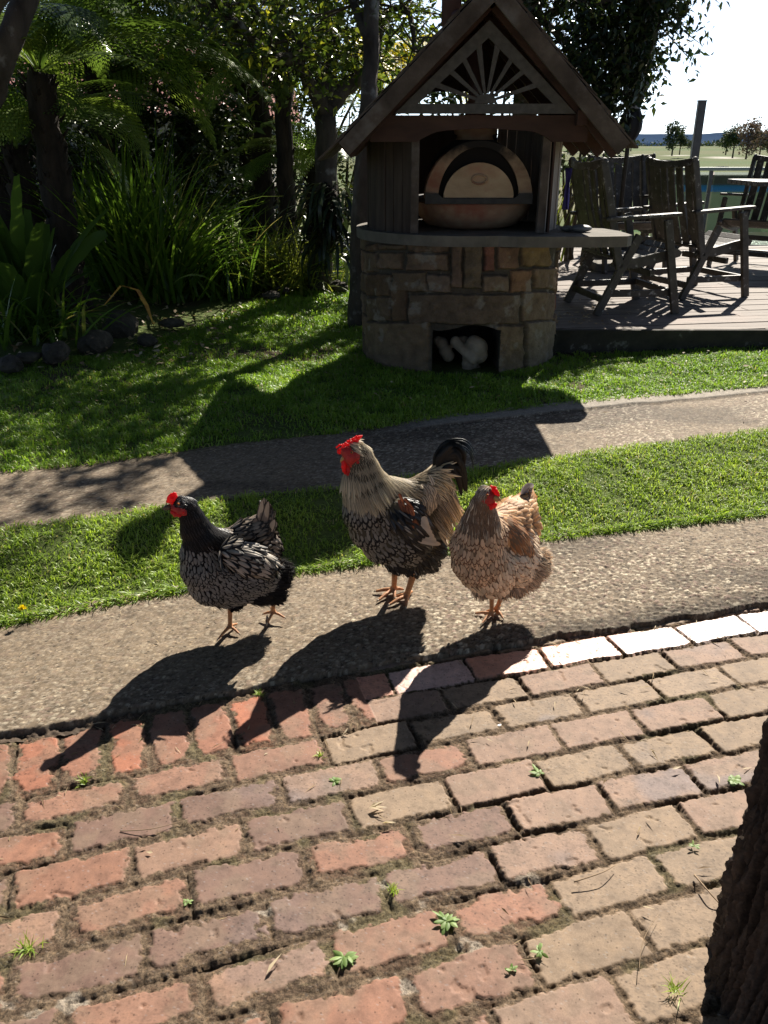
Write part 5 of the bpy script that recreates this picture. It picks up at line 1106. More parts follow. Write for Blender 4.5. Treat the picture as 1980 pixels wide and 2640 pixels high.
    def eye(s, X, Y, yd, r, out=(0, -1, 0)):
        c = at(X, Y, yd); mb = MB(); mb.ball(c, r, sub=2); e = mb.build('eye', eye_m, s.root, True)
        o = Vector(out).normalized(); mb = MB(); mb.ball(c + o * r * .55, r * .58, sub=2); mb.build('pupil', pupil_m, e, True)
    def blobpart(s, name, items, mat, voxel=.003, sm=1):
        mb = MB()
        for X, Y, yd, r, *sc in items: mb.ball(at(X, Y, yd), r * mpp(X, Y, yd), sc[0] if sc else (1, 1, 1), 2)
        return link(name, remesh(mb, voxel, sm), mat, s.root, True)
    def beak(s, base, tip, rb, mat, hook=.004):
        b, t = at(*base), at(*tip); mb = MB(); m = b.lerp(t, .55); m.z += .0025; R = [b, b.lerp(t, .3) + Vector((0, 0, .0015)), m, b.lerp(t, .85), t + Vector((0, 0, -hook))]
        mb.tube(R, [rb, rb * .86, rb * .62, rb * .34, rb * .08], 10); k = mb.build('beak', mat, s.root, True)
        mb = MB(); dn = Vector((0, 0, -rb * .55)); mb.tube([b + dn, b.lerp(t, .5) + dn * .9, b.lerp(t, .82) + dn * .5], [rb * .62, rb * .45, rb * .1], 8); mb.build('lower_beak', mat, k, True)
BLK, SIL = (.007, .007, .009), (.255, .235, .205)
def black_hen():
    s = Bird('hen', gp(520, 1355, .004), 'black hen with white laced feathers and a small red comb, walking left on the path', 'chicken', plain('dark_down', (.016, .015, .015), .9, .1))
    B = s.blob
    h0 = B(391, 1090, 2.262, 19, 'head', (1, .3, 0)); h1 = B(404, 1094, 2.272, 22, 'head', (1, .9, .1)); f1 = B(379, 1096, 2.255, 13, 'face', (1, 0, 0)); f2 = B(388, 1101, 2.245, 12, 'face', (1, 0, 0)); f3 = B(396, 1105, 2.245, 9, 'face', (1, 0, 0))
    n1 = B(413, 1115, 2.275, 26, 'hackle', (.35, 1, 0)); n2 = B(422, 1140, 2.282, 33, 'hackle', (.5, 1, 0)); n3 = B(435, 1165, 2.288, 40, 'hackle', (.8, 1, 0)); n4 = B(462, 1172, 2.30, 34, 'hackle', (1, .75, 0))
    b0 = B(436, 1196, 2.29, 47, 'lace', (.25, 1, -.1)); b1 = B(447, 1225, 2.29, 57, 'lace', (.25, 1, 0)); b2 = B(462, 1250, 2.30, 59, 'lace', (.7, 1, 0)); b3 = B(500, 1238, 2.32, 66, 'lace', (1, .5, 0)); b4 = B(540, 1235, 2.33, 58, 'lace', (1, .3, 0)); b5 = B(515, 1262, 2.315, 46, 'lace', (1, .35, 0)); b6 = B(490, 1282, 2.31, 32, 'lace', (.9, .5, 0))
    k0 = B(500, 1180, 2.335, 38, 'saddle', (1, -.1, 0)); k1 = B(530, 1163, 2.35, 40, 'saddle', (1, -.25, 0)); k2 = B(556, 1150, 2.36, 36, 'saddle', (.9, -.5, 0)); k3 = B(572, 1128, 2.365, 21, 'saddle', (.4, -1, 0)); k5 = B(576, 1175, 2.36, 28, 'saddle', (1, .4, 0)); k4 = B(575, 1106, 2.365, 10, 'saddle', (.1, -1, 0))
    w0 = B(500, 1195, 2.235, 27, 'wing', (1, .25, 0)); w1 = B(528, 1205, 2.235, 34, 'wing', (1, .45, 0)); w2 = B(556, 1218, 2.25, 29, 'wing', (1, .6, 0)); w3 = B(575, 1222, 2.27, 20, 'wing', (1, .5, 0))
    t0 = B(552, 1268, 2.325, 36, 'fluff', (.7, .8, 0)); t1 = B(583, 1254, 2.36, 38, 'fluff', (1, .1, 0)); t2 = B(597, 1240, 2.37, 30, 'fluff', (1, -.2, 0)); t3 = B(585, 1274, 2.36, 29, 'fluff', (.9, .6, 0)); t4 = B(500, 1296, 2.31, 20, 'fluff', (.3, 1, 0)); t5 = B(470, 1293, 2.30, 16, 'fluff', (.1, 1, 0))
    s.body([(h0, h1, n1, n2, n3, n4, k0, k1, k2, k3, k4), (n3, b0, b1, b2, b5, b6), (b1, b3, b4, t1, t2), (k1, b3), (k2, b4), (k2, k5, b4), (w0, w1, w2, w3), (b5, t0, t3), (b6, t4), (b6, t5), (k0, b0), (h0, f1), (h0, f2, f3)])
    lace = featmat('laced_feather', SIL, BLK, 1.9, 2.8, .30, .92, .08, .35); lace2 = featmat('laced_wing_feather', (.46, .40, .33), BLK, 2.2, 2.6, .30, .85, .12, .5)
    s.feathers('breast_plumage', ['lace', 'fluff_'], .0094, .022, .0142, T_ROUND, lace, .15, .05, 1)
    s.feathers('wing', ['wing'], .0125, .048, .019, T_ROUND, lace2, .14, .06, 2)
    s.feathers('back_plumage', ['saddle'], .0115, .036, .018, T_ROUND, featmat('laced_back_feather', (.30, .24, .19), (.028, .022, .02), 2.0, 3.8, .3, .9, .2, .5), .14, .10, 3)
    s.feathers('neck_hackle', ['hackle'], .0062, .040, .0080, T_POINT, featmat('hackle_feather', BLK, (.60, .60, .60), 1.4, 0, .5, .78, .15, .7, .35, trans=.05), .03, .05, 4)
    s.feathers('head_feathers', ['head'], .0048, .020, .0055, T_POINT, featmat('head_feather', BLK, (.50, .50, .50), 1.4, 0, .5, .7, .2, .6, .4, trans=.05), .02, .08, 44)
    s.feathers('fluff', ['fluff'], .0042, .034, .0028, T_HAIR, featmat('dark_fluff', (.020, .017, .017), (.05, .043, .042), 1, 0, 0, .6, .3, .6, .8, .2, .1), .35, .28, 5)
    s.feathers('fluff', ['fluff'], .014, .036, .020, T_ROUND, featmat('dark_fluff_feather', (.022, .02, .02), (.035, .03, .03), 1, 0, 0, .6, .3, .6, .8, .2, .1), .12, .2, 6)
    it = []
    for k in range(11):
        t = k / 10; tip = at(lerp(553, 598, t), lerp(1098, 1128, abs(t - .42) * 1.7) - (24 if abs(t - .5) < .25 else 0), lerp(2.33, 2.43, (k % 3) / 2)); base = at(lerp(545, 575, t), lerp(1150, 1165, t), lerp(2.34, 2.38, (k % 3) / 2)); it.append(([base, base.lerp(tip, .5) + Vector((.002, .0, .002)), tip], .026, (-.1, -1, .1) if k % 2 else (.25, -1, 0)))
    ribbons('tail', it, featmat('tail_feather', (.24, .19, .155), (.035, .028, .026), 1.5, 1.2, .5, .8, .2, .5), s.root)
    s.blobpart('comb', [(365, 1077, 2.255, 5), (369, 1072, 2.255, 5.5), (374, 1070, 2.255, 5.5), (379, 1072, 2.255, 5), (367, 1083, 2.255, 5), (373, 1078, 2.25, 7), (362, 1083, 2.255, 4), (376, 1065, 2.255, 3), (370, 1067, 2.255, 2.6), (364, 1072, 2.255, 2.6), (372, 1086, 2.25, 5), (380, 1066, 2.258, 2.4)], comb_m, .0024, 0)
    s.blobpart('wattle', [(374, 1106, 2.245, 6.5), (380, 1110, 2.24, 7), (387, 1112, 2.24, 6), (377, 1114, 2.245, 4), (396, 1106, 2.238, 4.5)], comb_m, .0024)
    s.beak((368, 1095, 2.25), (350, 1099, 2.245), .0085, beak_d); s.eye(385, 1089, 2.232, .0042, (-.2, -1, .1))
    s.leg((497, 1300, 2.31), (497, 1351), [(468, 1384), (519, 1371), (482, 1366)], (514, 1347)); s.leg((590, 1290, 2.36), (590, 1320), [(566, 1327), (576, 1350), (618, 1336)], (584, 1311), lift=.012)
black_hen()
def rooster():
    s = Bird('rooster', gp(865, 1290, .004), 'rooster with cream neck feathers, laced breast, large red comb and black sickle tail', 'rooster', plain('rooster_down', (.10, .085, .06), .9, .1))
    B = s.blob; Y0 = 2.50
    h0 = B(766, 968, 2.475, 19, 'head', (.9, .9, 0)); f1 = B(751, 976, 2.462, 16, 'face', (1, 0, 0)); f2 = B(756, 988, 2.456, 15, 'face', (1, 0, 0)); f3 = B(766, 985, 2.452, 12, 'face', (1, 0, 0)); f4 = B(760, 1001, 2.465, 11, 'face', (0, 1, 0))
    n0 = B(780, 982, 2.485, 24, 'head', (.6, 1, 0)); n1 = B(783, 1008, 2.49, 34, 'neck', (.35, 1, 0)); n2 = B(786, 1035, 2.495, 45, 'neck', (.35, 1, 0)); n3 = B(796, 1062, 2.50, 55, 'neck', (.45, 1, 0)); n4 = B(818, 1072, 2.51, 50, 'neck', (.8, 1, 0))
    b0 = B(796, 1100, 2.50, 56, 'lace', (.2, 1, 0)); b1 = B(808, 1135, 2.505, 56, 'lace', (.5, 1, 0)); b2 = B(830, 1165, 2.51, 53, 'lace', (.8, .9, 0)); b3 = B(860, 1175, 2.52, 52, 'lace', (1, .6, 0)); b4 = B(885, 1150, 2.54, 58, 'black', (1, .4, 0)); b5 = B(870, 1110, 2.53, 56, 'black', (1, .5, 0))
    k0 = B(880, 1075, 2.55, 40, 'saddle', (1, .3, 0)); k1 = B(908, 1064, 2.57, 37, 'saddle', (1, .5, 0)); k2 = B(938, 1045, 2.58, 34, 'saddle', (.7, .8, 0)); k3 = B(948, 1078, 2.57, 36, 'saddlelow', (.6, 1, 0)); k4 = B(935, 1110, 2.56, 38, 'saddlelow', (.45, 1, 0)); k5 = B(955, 1018, 2.59, 18, 'tailbase', (.6, -.7, 0))
    w0 = B(868, 1110, 2.455, 36, 'wing', (1, .7, 0)); w1 = B(893, 1135, 2.46, 36, 'wing', (.8, .9, 0)); w2 = B(908, 1160, 2.475, 26, 'wing', (.6, 1, 0))
    t0 = B(905, 1195, 2.54, 42, 'thigh', (.7, .9, 0)); t1 = B(925, 1185, 2.56, 36, 'thigh', (.9, .3, 0)); t2 = B(890, 1213, 2.525, 32, 'thigh', (.3, 1, 0)); t3 = B(855, 1208, 2.50, 28, 'thigh', (.2, 1, 0)); t4 = B(925, 1212, 2.55, 24, 'thigh', (.7, .8, 0)); t5 = B(938, 1150, 2.57, 26, 'thigh', (.6, .8, 0))
    s.body([(h0, n0, n1, n2, n3, n4, k0, k1, k2, k5), (n3, b0, b1, b2, b3, t0, t1), (n4, b5, b4, b3), (k1, b4), (k0, b5), (k2, k3, k4, b4), (w0, w1, w2), (t0, t2), (b3, t3), (t0, t4), (k4, t5, t1), (b0, b5), (h0, f1), (f2, f3), (h0, f2, f4)])
    CR = (.95, .87, .68)
    s.feathers('neck_hackle', ['neck'], .0058, .060, .0115, T_POINT, featmat('cream_hackle', (.50, .41, .28), CR, 3.0, 0, 0, .08, .14, .2, rough=.6, trans=.55), .10, .05, 1, lj=.3)
    s.feathers('head_feathers', ['head'], .0052, .030, .0075, T_POINT, featmat('cream_head_feather', (.55, .46, .32), (.90, .80, .60), 3.0, 0, 0, .12, .16, .4, trans=.35), .01, .06, 41)
    s.feathers('breast_plumage', ['lace'], .0125, .029, .0185, T_ROUND, featmat('rooster_laced_feather', (.29, .26, .215), BLK, 2.1, 3.6, .30, .82, .08, .3), .16, .05, 2)
    s.feathers('wing', ['wing'], .014, .044, .018, T_ROUND, featmat('black_wing_feather', (.018, .017, .02), (.008, .008, .01), 1.5, 3, .3, .8, .2, .5, .35, .5, .05), .10, .10, 3)
    s.feathers('wing', ['wing'], .028, .048, .014, T_POINT, featmat('silver_wing_feather', (.34, .31, .27), BLK, 3.0, 2.8, .35, .7, .2, .4), .14, .10, 13)
    s.feathers('flank_plumage', ['black', 'tailbase'], .013, .040, .018, T_ROUND, featmat('black_flank_feather', (.018, .017, .02), (.008, .008, .01), 1.5, 3, .3, .8, .2, .5, .35, .5, .05), .08, .10, 33)
    s.feathers('saddle_plumage', ['saddle'], .0075, .058, .0125, T_POINT, featmat('cream_saddle', (.24, .17, .10), (.92, .80, .58), 3.0, 0, 0, .14, .2, .4, trans=.42), .14, .08, 4, lj=.3)
    s.feathers('saddle_plumage', ['saddlelow'], .0085, .085, .011, T_LONG, featmat('pale_saddle_hackle', (.30, .23, .17), (.88, .76, .60), 2.4, 0, 0, .2, .25, .4, trans=.42), .10, .08, 5, lj=.3)
    s.feathers('thigh_plumage', ['thigh'], .0125, .030, .019, T_ROUND, featmat('dark_thigh_feather', (.028, .026, .026), BLK, 1.6, 3, .3, .8, .3, .4), .16, .14, 6)
    s.feathers('thigh_plumage', ['thigh'], .030, .030, .013, T_ROUND, featmat('flecked_thigh_feather', (.34, .32, .29), BLK, 3.0, 3, .35, .65, .2, .4), .20, .14, 7)
    s.feathers('fluff', ['thigh'], .0075, .032, .0026, T_HAIR, featmat('rooster_fluff', (.03, .027, .026), (.05, .045, .045), 1, 0, 0, .6, .3, .6, .8, .2, .1), .35, .3, 8)
    # rust coloured shoulder feathers and the cream wing bay
    rs = np.random.RandomState(3)
    it = []
    for k in range(34):
        x, y = rs.uniform(860, 890), 0; y = 1072 + (x - 860) * .9 + rs.uniform(-10, 26); p = at(x, y, 2.412 + rs.uniform(0, .010)); q = at(x + rs.uniform(8, 18), y + rs.uniform(18, 32), 2.408); it.append(([p, p.lerp(q, .5) + Vector((0, -.004, .001)), q], .011, (0, -1, .2)))
    ribbons('wing_bow', it, featmat('rust_feather', (.32, .10, .04), (.12, .035, .02), 1.6, 1, .4, .8, .3, .6, .4), s.root, 3)
    it = []
    for k in range(7):
        t = k / 6; p = at(lerp(914, 902, t), lerp(1116, 1166, t), 2.415); q = at(lerp(924, 952, t), lerp(1138, 1176, min(1, t * 1.2)), 2.42 + t * .012); it.append(([p, p.lerp(q, .6) + Vector((0, -.003, 0)), q], .020, (.1, -1, .1)))
    ribbons('wing_bay', it, featmat('cream_wing_feather', (.62, .53, .43), (.55, .46, .36), 1, 0, 0, .8, .3, .15, trans=.1), s.root, 4)
    it = []                                                  # black cover feathers falling over the bay's front
    for k in range(16):
        x = rs.uniform(893, 915); y = 1095 + (x - 893) * 1.2 + rs.uniform(-14, 14); p = at(x, y, 2.445); q = at(x + rs.uniform(2, 12), y + rs.uniform(26, 44), 2.443); it.append(([p, p.lerp(q, .5) + Vector((0, -.006, 0)), q], .014, (0, -1, .1)))
    blk = featmat('glossy_black_feather', (.006, .009, .011), (.004, .006, .007), 1, 0, 0, .8, .3, .4, .34, .22, 0)
    ribbons('wing_cover', it, blk, s.root, 5)
    # black sickle tail
    it = []; D = lambda pts, w, yd=2.60, nn=(0, -1, 0), sp=0: it.append(([at(x, y, yd + sp * i) for i, (x, y) in enumerate(pts)], w, nn))
    D([(948, 1020), (945, 985), (958, 960), (982, 953), (1005, 958), (1021, 976)], .020, 2.60, (.35, -.6, .75), .004); D([(950, 1022), (950, 990), (965, 966), (988, 960), (1004, 975), (1006, 995)], .024, 2.60, (.4, -.8, .5)); D([(955, 1025), (958, 995), (975, 975), (992, 985), (996, 1012)], .030, 2.60)
    D([(952, 1020), (955, 985), (970, 962), (992, 958), (1008, 968)], .024, 2.63, (.3, -.8, .5)); D([(962, 1030), (968, 1003), (984, 993), (998, 1012), (1002, 1040)], .030, 2.59); D([(965, 1035), (975, 1015), (990, 1015), (1000, 1035), (1004, 1062)], .028, 2.58); D([(960, 1032), (975, 1022), (988, 1030), (994, 1050), (997, 1072)], .026, 2.57)
    for k in range(64):
        u = k / 63; ex, ey = lerp(966, 1008, u ** .7), lerp(960, 1068, u ** 1.5); ax_, ay_ = lerp(952, 990, u), lerp(985, 985, u) ; ex += rs.normal(0, 2); ey += rs.normal(0, 2)
        D([(lerp(945, 962, u), lerp(1018, 1036, u)), (lerp(945, 970, u), lerp(990, 1008, u)), (ax_, ay_ - 6 + 16 * u), ((ax_ + ex) / 2 + 4, (ay_ + ey) / 2 - 8), (ex, ey)], .024, lerp(2.64, 2.575, (k * 7 % 64) / 63))
    D([(945, 1022), (942, 996), (948, 975), (962, 962)], .028, 2.61); D([(950, 1025), (952, 1000), (962, 980), (978, 972)], .030, 2.62); D([(955, 1028), (962, 1006), (974, 990), (986, 986)], .030, 2.61); D([(958, 1030), (968, 1012), (980, 1002), (994, 1004)], .030, 2.60); D([(948, 1024), (946, 1000), (954, 980), (968, 968)], .028, 2.64)
    D([(955, 1020), (968, 985), (985, 965), (1000, 985), (1003, 1008)], .026, 2.64); D([(950, 1030), (960, 1015), (975, 1010), (985, 1030)], .03, 2.565)
    it = [(a, b * .80, c) for a, b, c in it]
    for q in range(5): D([(948, 1015), (946 + q, 980), (962 + 2 * q, 955 + 2 * q), (990 + q, 948 + 4 * q), (1012 + q, 955 + 7 * q), (1027 - q, 978 + 10 * q)], .010, 2.60 + .008 * q, (.35, -.6, .75))
    ribbons('tail', it, blk, s.root, 6)
    it = []                                                  # long pale saddle hackles hanging over the flank
    for k in range(120):
        t = rs.rand(); x = lerp(908, 956, t) + rs.normal(0, 4); y = lerp(1066, 1042, t) + rs.normal(0, 14); l = rs.uniform(40, 80); a = rs.uniform(.05, .50); p = at(x, y, 2.515 + .05 * t + rs.uniform(-.01, .01)); q = at(x + l * math.sin(a) * .75, y + l * math.cos(a) * .9, 2.505 + .06 * t); m = p.lerp(q, .5); m += Vector((.012, -.012, .012)); it.append(([p, m, q], rs.uniform(.008, .012), (.15, -1, .15)))
    ribbons('saddle_hackles', it, featmat('hanging_saddle_hackle', (.33, .25, .19), (.90, .79, .63), 2.2, 0, 0, .2, .25, .4, trans=.42, tip=(.58, .48, .37)), s.root, 7)
    cb = [(lerp(733, 770, k / 12), lerp(972, 948, k / 12) + 4, 2.47, 6.5 - 1.5 * abs(k / 12 - .5)) for k in range(13)]; cb += [(lerp(728, 770, k / 13) + rs.uniform(-1, 1), lerp(967, 945, k / 13) - rs.uniform(0, 3), 2.465 + rs.uniform(-.012, .012), 2.6) for k in range(14)] * 1
    cb += [(lerp(730, 768, k / 13) + rs.uniform(-1, 1), lerp(972, 950, k / 13) + rs.uniform(-2, 3), 2.452, 2.4) for k in range(14)]; cb += [(770, 948, 2.472, 6), (775, 945, 2.473, 5), (779, 943, 2.475, 3.6), (782, 941, 2.476, 2)]
    s.blobpart('comb', cb, comb_m, .0023, 0)
    s.blobpart('wattle', [(742, 1000, 2.452, 7, (.8, .4, 1.1)), (742, 1008, 2.45, 7.5, (.8, .4, 1.1)), (743, 1016, 2.452, 6, (.8, .4, 1)), (746, 1022, 2.455, 4, (1, .5, 1))], comb_m, .0024); s.blobpart('wattle', [(752, 1006, 2.462, 9, (.9, .5, 1.2)), (752, 1016, 2.46, 8, (.9, .5, 1)), (752, 1024, 2.462, 5)], comb_m, .0026); s.blobpart('earlobe', [(774, 990, 2.452, 7, (.7, .6, 1.3)), (773, 998, 2.452, 5)], comb_m, .0026)
    s.beak((746, 988, 2.458), (735, 996, 2.45), .010, beak_y, .006); s.eye(760, 977, 2.437, .0050, (-.25, -1, .1))
    s.leg((854, 1218, 2.52), (851, 1270), [(807, 1278), (813, 1300), (853, 1294)], (873, 1273), .0115); s.leg((895, 1235, 2.49), (879, 1284), [(836, 1309), (877, 1315), (855, 1288)], (891, 1277), .0118)
rooster()
def buff_hen():
    s = Bird('hen', gp(1068, 1330, .004), 'buff brown hen with scalloped breast feathers and grey fluff, looking right towards the viewer', 'chicken', plain('buff_down', (.20, .13, .085), .9, .1))
    B = s.blob
    h0 = B(1049, 1068, 2.275, 20, 'head', (-.5, 1, 0)); f1 = B(1060, 1072, 2.258, 14, 'face', (0, 1, 0)); f2 = B(1060, 1083, 2.256, 11, 'face', (0, 1, 0)); f3 = B(1048, 1078, 2.262, 11, 'face', (0, 1, 0)); n0 = B(1042, 1088, 2.285, 25, 'neck', (-.1, 1, 0))
    n1 = B(1040, 1110, 2.30, 33, 'neck', (0, 1, 0)); n2 = B(1038, 1132, 2.31, 42, 'necklow', (0, 1, 0)); n3 = B(1036, 1155, 2.32, 51, 'breast', (0, 1, 0))
    b0 = B(1031, 1180, 2.33, 58, 'breast', (0, 1, 0)); b1 = B(1036, 1205, 2.34, 62, 'breast', (.1, 1, 0)); b2 = B(1055, 1222, 2.36, 62, 'belly', (.3, 1, 0)); b3 = B(1090, 1215, 2.40, 56, 'belly', (.8, .7, 0)); b4 = B(1065, 1248, 2.37, 44, 'belly', (.3, 1, 0)); b5 = B(1110, 1190, 2.45, 52, 'belly', (.9, .5, .2))
    k0 = B(1070, 1145, 2.40, 45, 'back', (.8, .2, .5)); k1 = B(1100, 1120, 2.47, 42, 'back', (.7, -.2, .6)); k2 = B(1122, 1108, 2.53, 38, 'back', (.6, -.4, .5)); k3 = B(1134, 1085, 2.56, 24, 'back', (.5, -1, .3)); k5 = B(1138, 1130, 2.54, 28, 'back', (.7, .8, .3)); k4 = B(1139, 1066, 2.57, 11, 'back', (.3, -1, .1)); k6 = B(1140, 1155, 2.52, 22, 'back', (.3, 1, 0))
    w0 = B(1088, 1142, 2.375, 28, 'wing', (.6, 1, .2)); w1 = B(1106, 1163, 2.385, 34, 'wing', (.6, 1, .2)); w2 = B(1122, 1185, 2.40, 28, 'wing', (.4, 1, .1)); w3 = B(1128, 1200, 2.41, 18, 'wing', (.2, 1, 0))
    t0 = B(1150, 1222, 2.45, 34, 'fluff', (.8, .4, 0)); t1 = B(1130, 1240, 2.43, 36, 'fluff', (.8, .8, 0)); t2 = B(1110, 1257, 2.41, 30, 'fluff', (.4, 1, 0)); t3 = B(1082, 1264, 2.385, 26, 'fluffgrey', (.1, 1, 0)); t4 = B(1042, 1262, 2.36, 27, 'fluffgrey', (-.2, 1, 0)); t5 = B(1022, 1240, 2.35, 30, 'breast', (-.1, 1, 0)); t6 = B(1160, 1205, 2.46, 22, 'fluff', (.8, -.2, 0))
    s.body([(h0, n0, n1, n2, n3, b0, b1, b2, b4), (n3, k0, k1, k2, k3, k4), (b2, b3, b5, t0), (k1, b5), (k2, k5, k6, b5), (w0, w1, w2, w3), (b3, t1, t2), (t0, t1), (t0, t6), (b4, t3), (b4, t4, t5, b1), (h0, f1), (h0, f3), (f1, f2)])
    s.feathers('breast_plumage', ['breast'], .0105, .025, .0155, T_ROUND, featmat('scalloped_feather', (.76, .52, .33), (.20, .085, .042), 1.4, 2.9, .30, 1.0, .12, .4), .16, .06, 1)
    s.feathers('belly_plumage', ['belly'], .0110, .027, .0165, T_ROUND, featmat('pale_belly_feather', (.93, .71, .49), (.48, .28, .16), 1.3, 2.6, .30, 1.12, .12, .4), .16, .06, 2)
    s.feathers('neck_hackle', ['neck', 'necklow'], .0062, .034, .0080, T_POINT, featmat('grey_brown_hackle', (.14, .085, .055), (.86, .74, .57), 1.6, 0, 0, .35, .25, .5, trans=.1), .10, .10, 3)
    s.feathers('head_feathers', ['head'], .0048, .018, .0055, T_POINT, featmat('grey_head_feather', (.30, .24, .19), (.62, .56, .48), 1.6, 0, 0, .5, .25, .5, trans=.1), .02, .08, 43)
    s.feathers('back_plumage', ['back'], .0115, .034, .022, T_ROUND, featmat('golden_back_feather', (.60, .31, .13), (.74, .50, .28), 1.6, 2.6, .3, 1.0, .2, .35), .12, .08, 4)
    s.feathers('wing', ['wing'], .0115, .040, .014, T_POINT, featmat('chestnut_wing_feather', (.38, .17, .07), (.58, .37, .21), 1.8, .5, .5, .8, .2, .4), .10, .07, 5)
    s.feathers('fluff', ['fluff', 'fluffgrey'], .0048, .034, .0032, T_HAIR, featmat('pale_fluff', (.78, .60, .43), (.85, .69, .52), 1, 0, 0, .6, .3, .5, .85, .2, .35), .38, .3, 6)
    s.feathers('fluff', ['fluff', 'fluffgrey'], .014, .034, .020, T_ROUND, featmat('grey_buff_feather', (.32, .25, .19), (.52, .39, .28), 1, .8, .4, .5, .3, .6, .85, .2, .2), .14, .2, 7)
    s.feathers('fluff', ['fluffgrey'], .007, .026, .0032, T_HAIR, featmat('grey_fluff', (.15, .125, .11), (.22, .18, .15), 1, 0, 0, .6, .3, .6, .85, .2, .2), .3, .3, 8)
    rs = np.random.RandomState(2); it = []
    for k in range(9):
        t = k / 8; tip = at(lerp(1128, 1150, t) , lerp(1066, 1056, t) + 10 * abs(t - .5), 2.56 + .02 * (k % 3)); base = at(lerp(1120, 1145, t), lerp(1100, 1110, t), 2.55 + .01 * (k % 3)); it.append(([base, base.lerp(tip, .5), tip], .026, (.2 if k % 2 else -.2, -1, 0)))
    ribbons('tail', it, featmat('golden_tail_feather', (.50, .29, .16), (.58, .42, .30), 1.6, 1, .5, .8, .2, .4), s.root)
    ribbons('tail_tip', [([at(1134, 1085, 2.55), at(1134, 1062, 2.55), at(1142, 1050, 2.55), at(1154, 1049, 2.55)], .026, (.2, -1, .1)), ([at(1140, 1090, 2.56), at(1140, 1065, 2.56), at(1145, 1054, 2.56), at(1151, 1052, 2.565)], .028, (0, -1, .1)), ([at(1143, 1095, 2.55), at(1145, 1075, 2.555), at(1147, 1060, 2.56)], .02, (0, -1, .1))], featmat('white_tipped_feather', (.22, .20, .21), (.50, .47, .46), 1.6, 1, .5, .8, .2, .2, tip=(.80, .78, .76)), s.root, 2)
    it = []                                                  # ruffled flank feathers below the wing
    for k in range(46):
        x = rs.uniform(1080, 1128); y = 1188 + (x - 1080) * .45 + rs.uniform(-12, 14); p = at(x, y, 2.345 + (x - 1080) * .0012); q = at(x + rs.uniform(12, 26), y + rs.uniform(2, 20), 2.335 + (x - 1080) * .0013); it.append(([p, p.lerp(q, .5) + Vector((0, -.006, .004)), q], .012, (0, -1, .4)))
    ribbons('flank_plumage', it, featmat('ruffled_flank_feather', (.38, .26, .18), (.60, .48, .36), 1.6, .6, .5, .6, .3, .5, trans=.2), s.root, 4)
    s.blobpart('comb', [(1066, 1058, 2.256, 5), (1070, 1062, 2.25, 5), (1072, 1066, 2.246, 4.5), (1064, 1053, 2.262, 4), (1068, 1052, 2.258, 3), (1073, 1058, 2.25, 3), (1076, 1064, 2.246, 3), (1077, 1070, 2.242, 3.2), (1061, 1050, 2.268, 3), (1072, 1053, 2.258, 2)], comb_m, .0024, 0)
    s.blobpart('wattle', [(1062, 1092, 2.246, 6), (1061, 1098, 2.246, 4.5), (1070, 1090, 2.245, 5), (1068, 1095, 2.246, 4)], comb_m, .0024); s.beak((1070, 1075, 2.246), (1082, 1081, 2.232), .0088, beak_y); s.eye(1053, 1070, 2.244, .0042, (-.1, -1, .1))
    s.leg((1062, 1268, 2.375), (1062, 1322), [(1021, 1325), (1038, 1350), (1066, 1335)], (1078, 1318), .0085); s.leg((1092, 1268, 2.43), (1073, 1314), [(1046, 1322), (1076, 1331), (1089, 1339)], (1082, 1306), .0088)
buff_hen()
# ================================================================== SMALL THINGS: weeds, dandelion, dry leaves, straw
weed_m = leafmat('weed_leaf', [(0, (.15, .25, .06)), (1, (.36, .48, .18))], .5, .4, .4)
WL = ftemplate([.12, .3, .7, 1, .95, .6, .1], .10, .30)
def rosette(name, X, Y, n, L, w, label, cat, seed, zz=-.018, group='weeds growing in the brick joints', el=(.05, .5), mat=None):
    n = int(n * 1.5); L *= .82; w *= 1.0; p = gp(X, Y, zz); rs = np.random.RandomState(seed)
    
    a = rs.uniform(0, 6.28, n); e = rs.uniform(*el, n); D = np.stack([np.cos(a) * np.cos(e), np.sin(a) * np.cos(e), np.sin(e)], 1); P = np.tile(np.array([0, 0, .002]), (n, 1)) + rs.normal(0, L * .12, (n, 3)) * (1, 1, 0)
    S = np.stack([np.full(n, w), L * rs.uniform(.5, 1.1, n), L * rs.uniform(.6, 1, n)], 1)
    o = scatter(name, WL[0], WL[1], P, basis(D, np.tile((0, 0, 1.), (n, 1)), .25), S, mat or weed_m, TUV=WL[2], smooth=True); o.location = p; return tag(o, label, cat, group)
WD = [(745, 2068, 14, .035, .011, 'green weed rosette between pink bricks near the bottom middle'), (965, 1992, 11, .036, .010, 'pale green weed lying along the joint right of the bottom middle'), (1165, 1672, 7, .030, .008, 'small pale weed sprig in the tan bricks at the centre'), (1588, 1688, 16, .024, .012, 'dark curly weed beside the near tree trunk'), (722, 1687, 9, .024, .008, 'tiny weed under the rooster shadow tip among the brick joints'), (1165, 2058, 8, .022, .007, 'small weed in the joint at the lower right centre'), (500, 1478, 22, .020, .008, 'clump of tiny weeds where the path meets the soldier bricks'),
      (405, 1950, 6, .014, .006, 'tiny bluish weed between salmon bricks at lower left'), (1500, 1828, 6, .018, .005, 'bright sprig near the trunk on the right side'), (1105, 2098, 6, .016, .006, 'little weed left of the lower right joint weeds')]
for i, (X, Y, n, L, w, l) in enumerate(WD): rosette('weed', X, Y, n, L, w, l, 'weed', i)
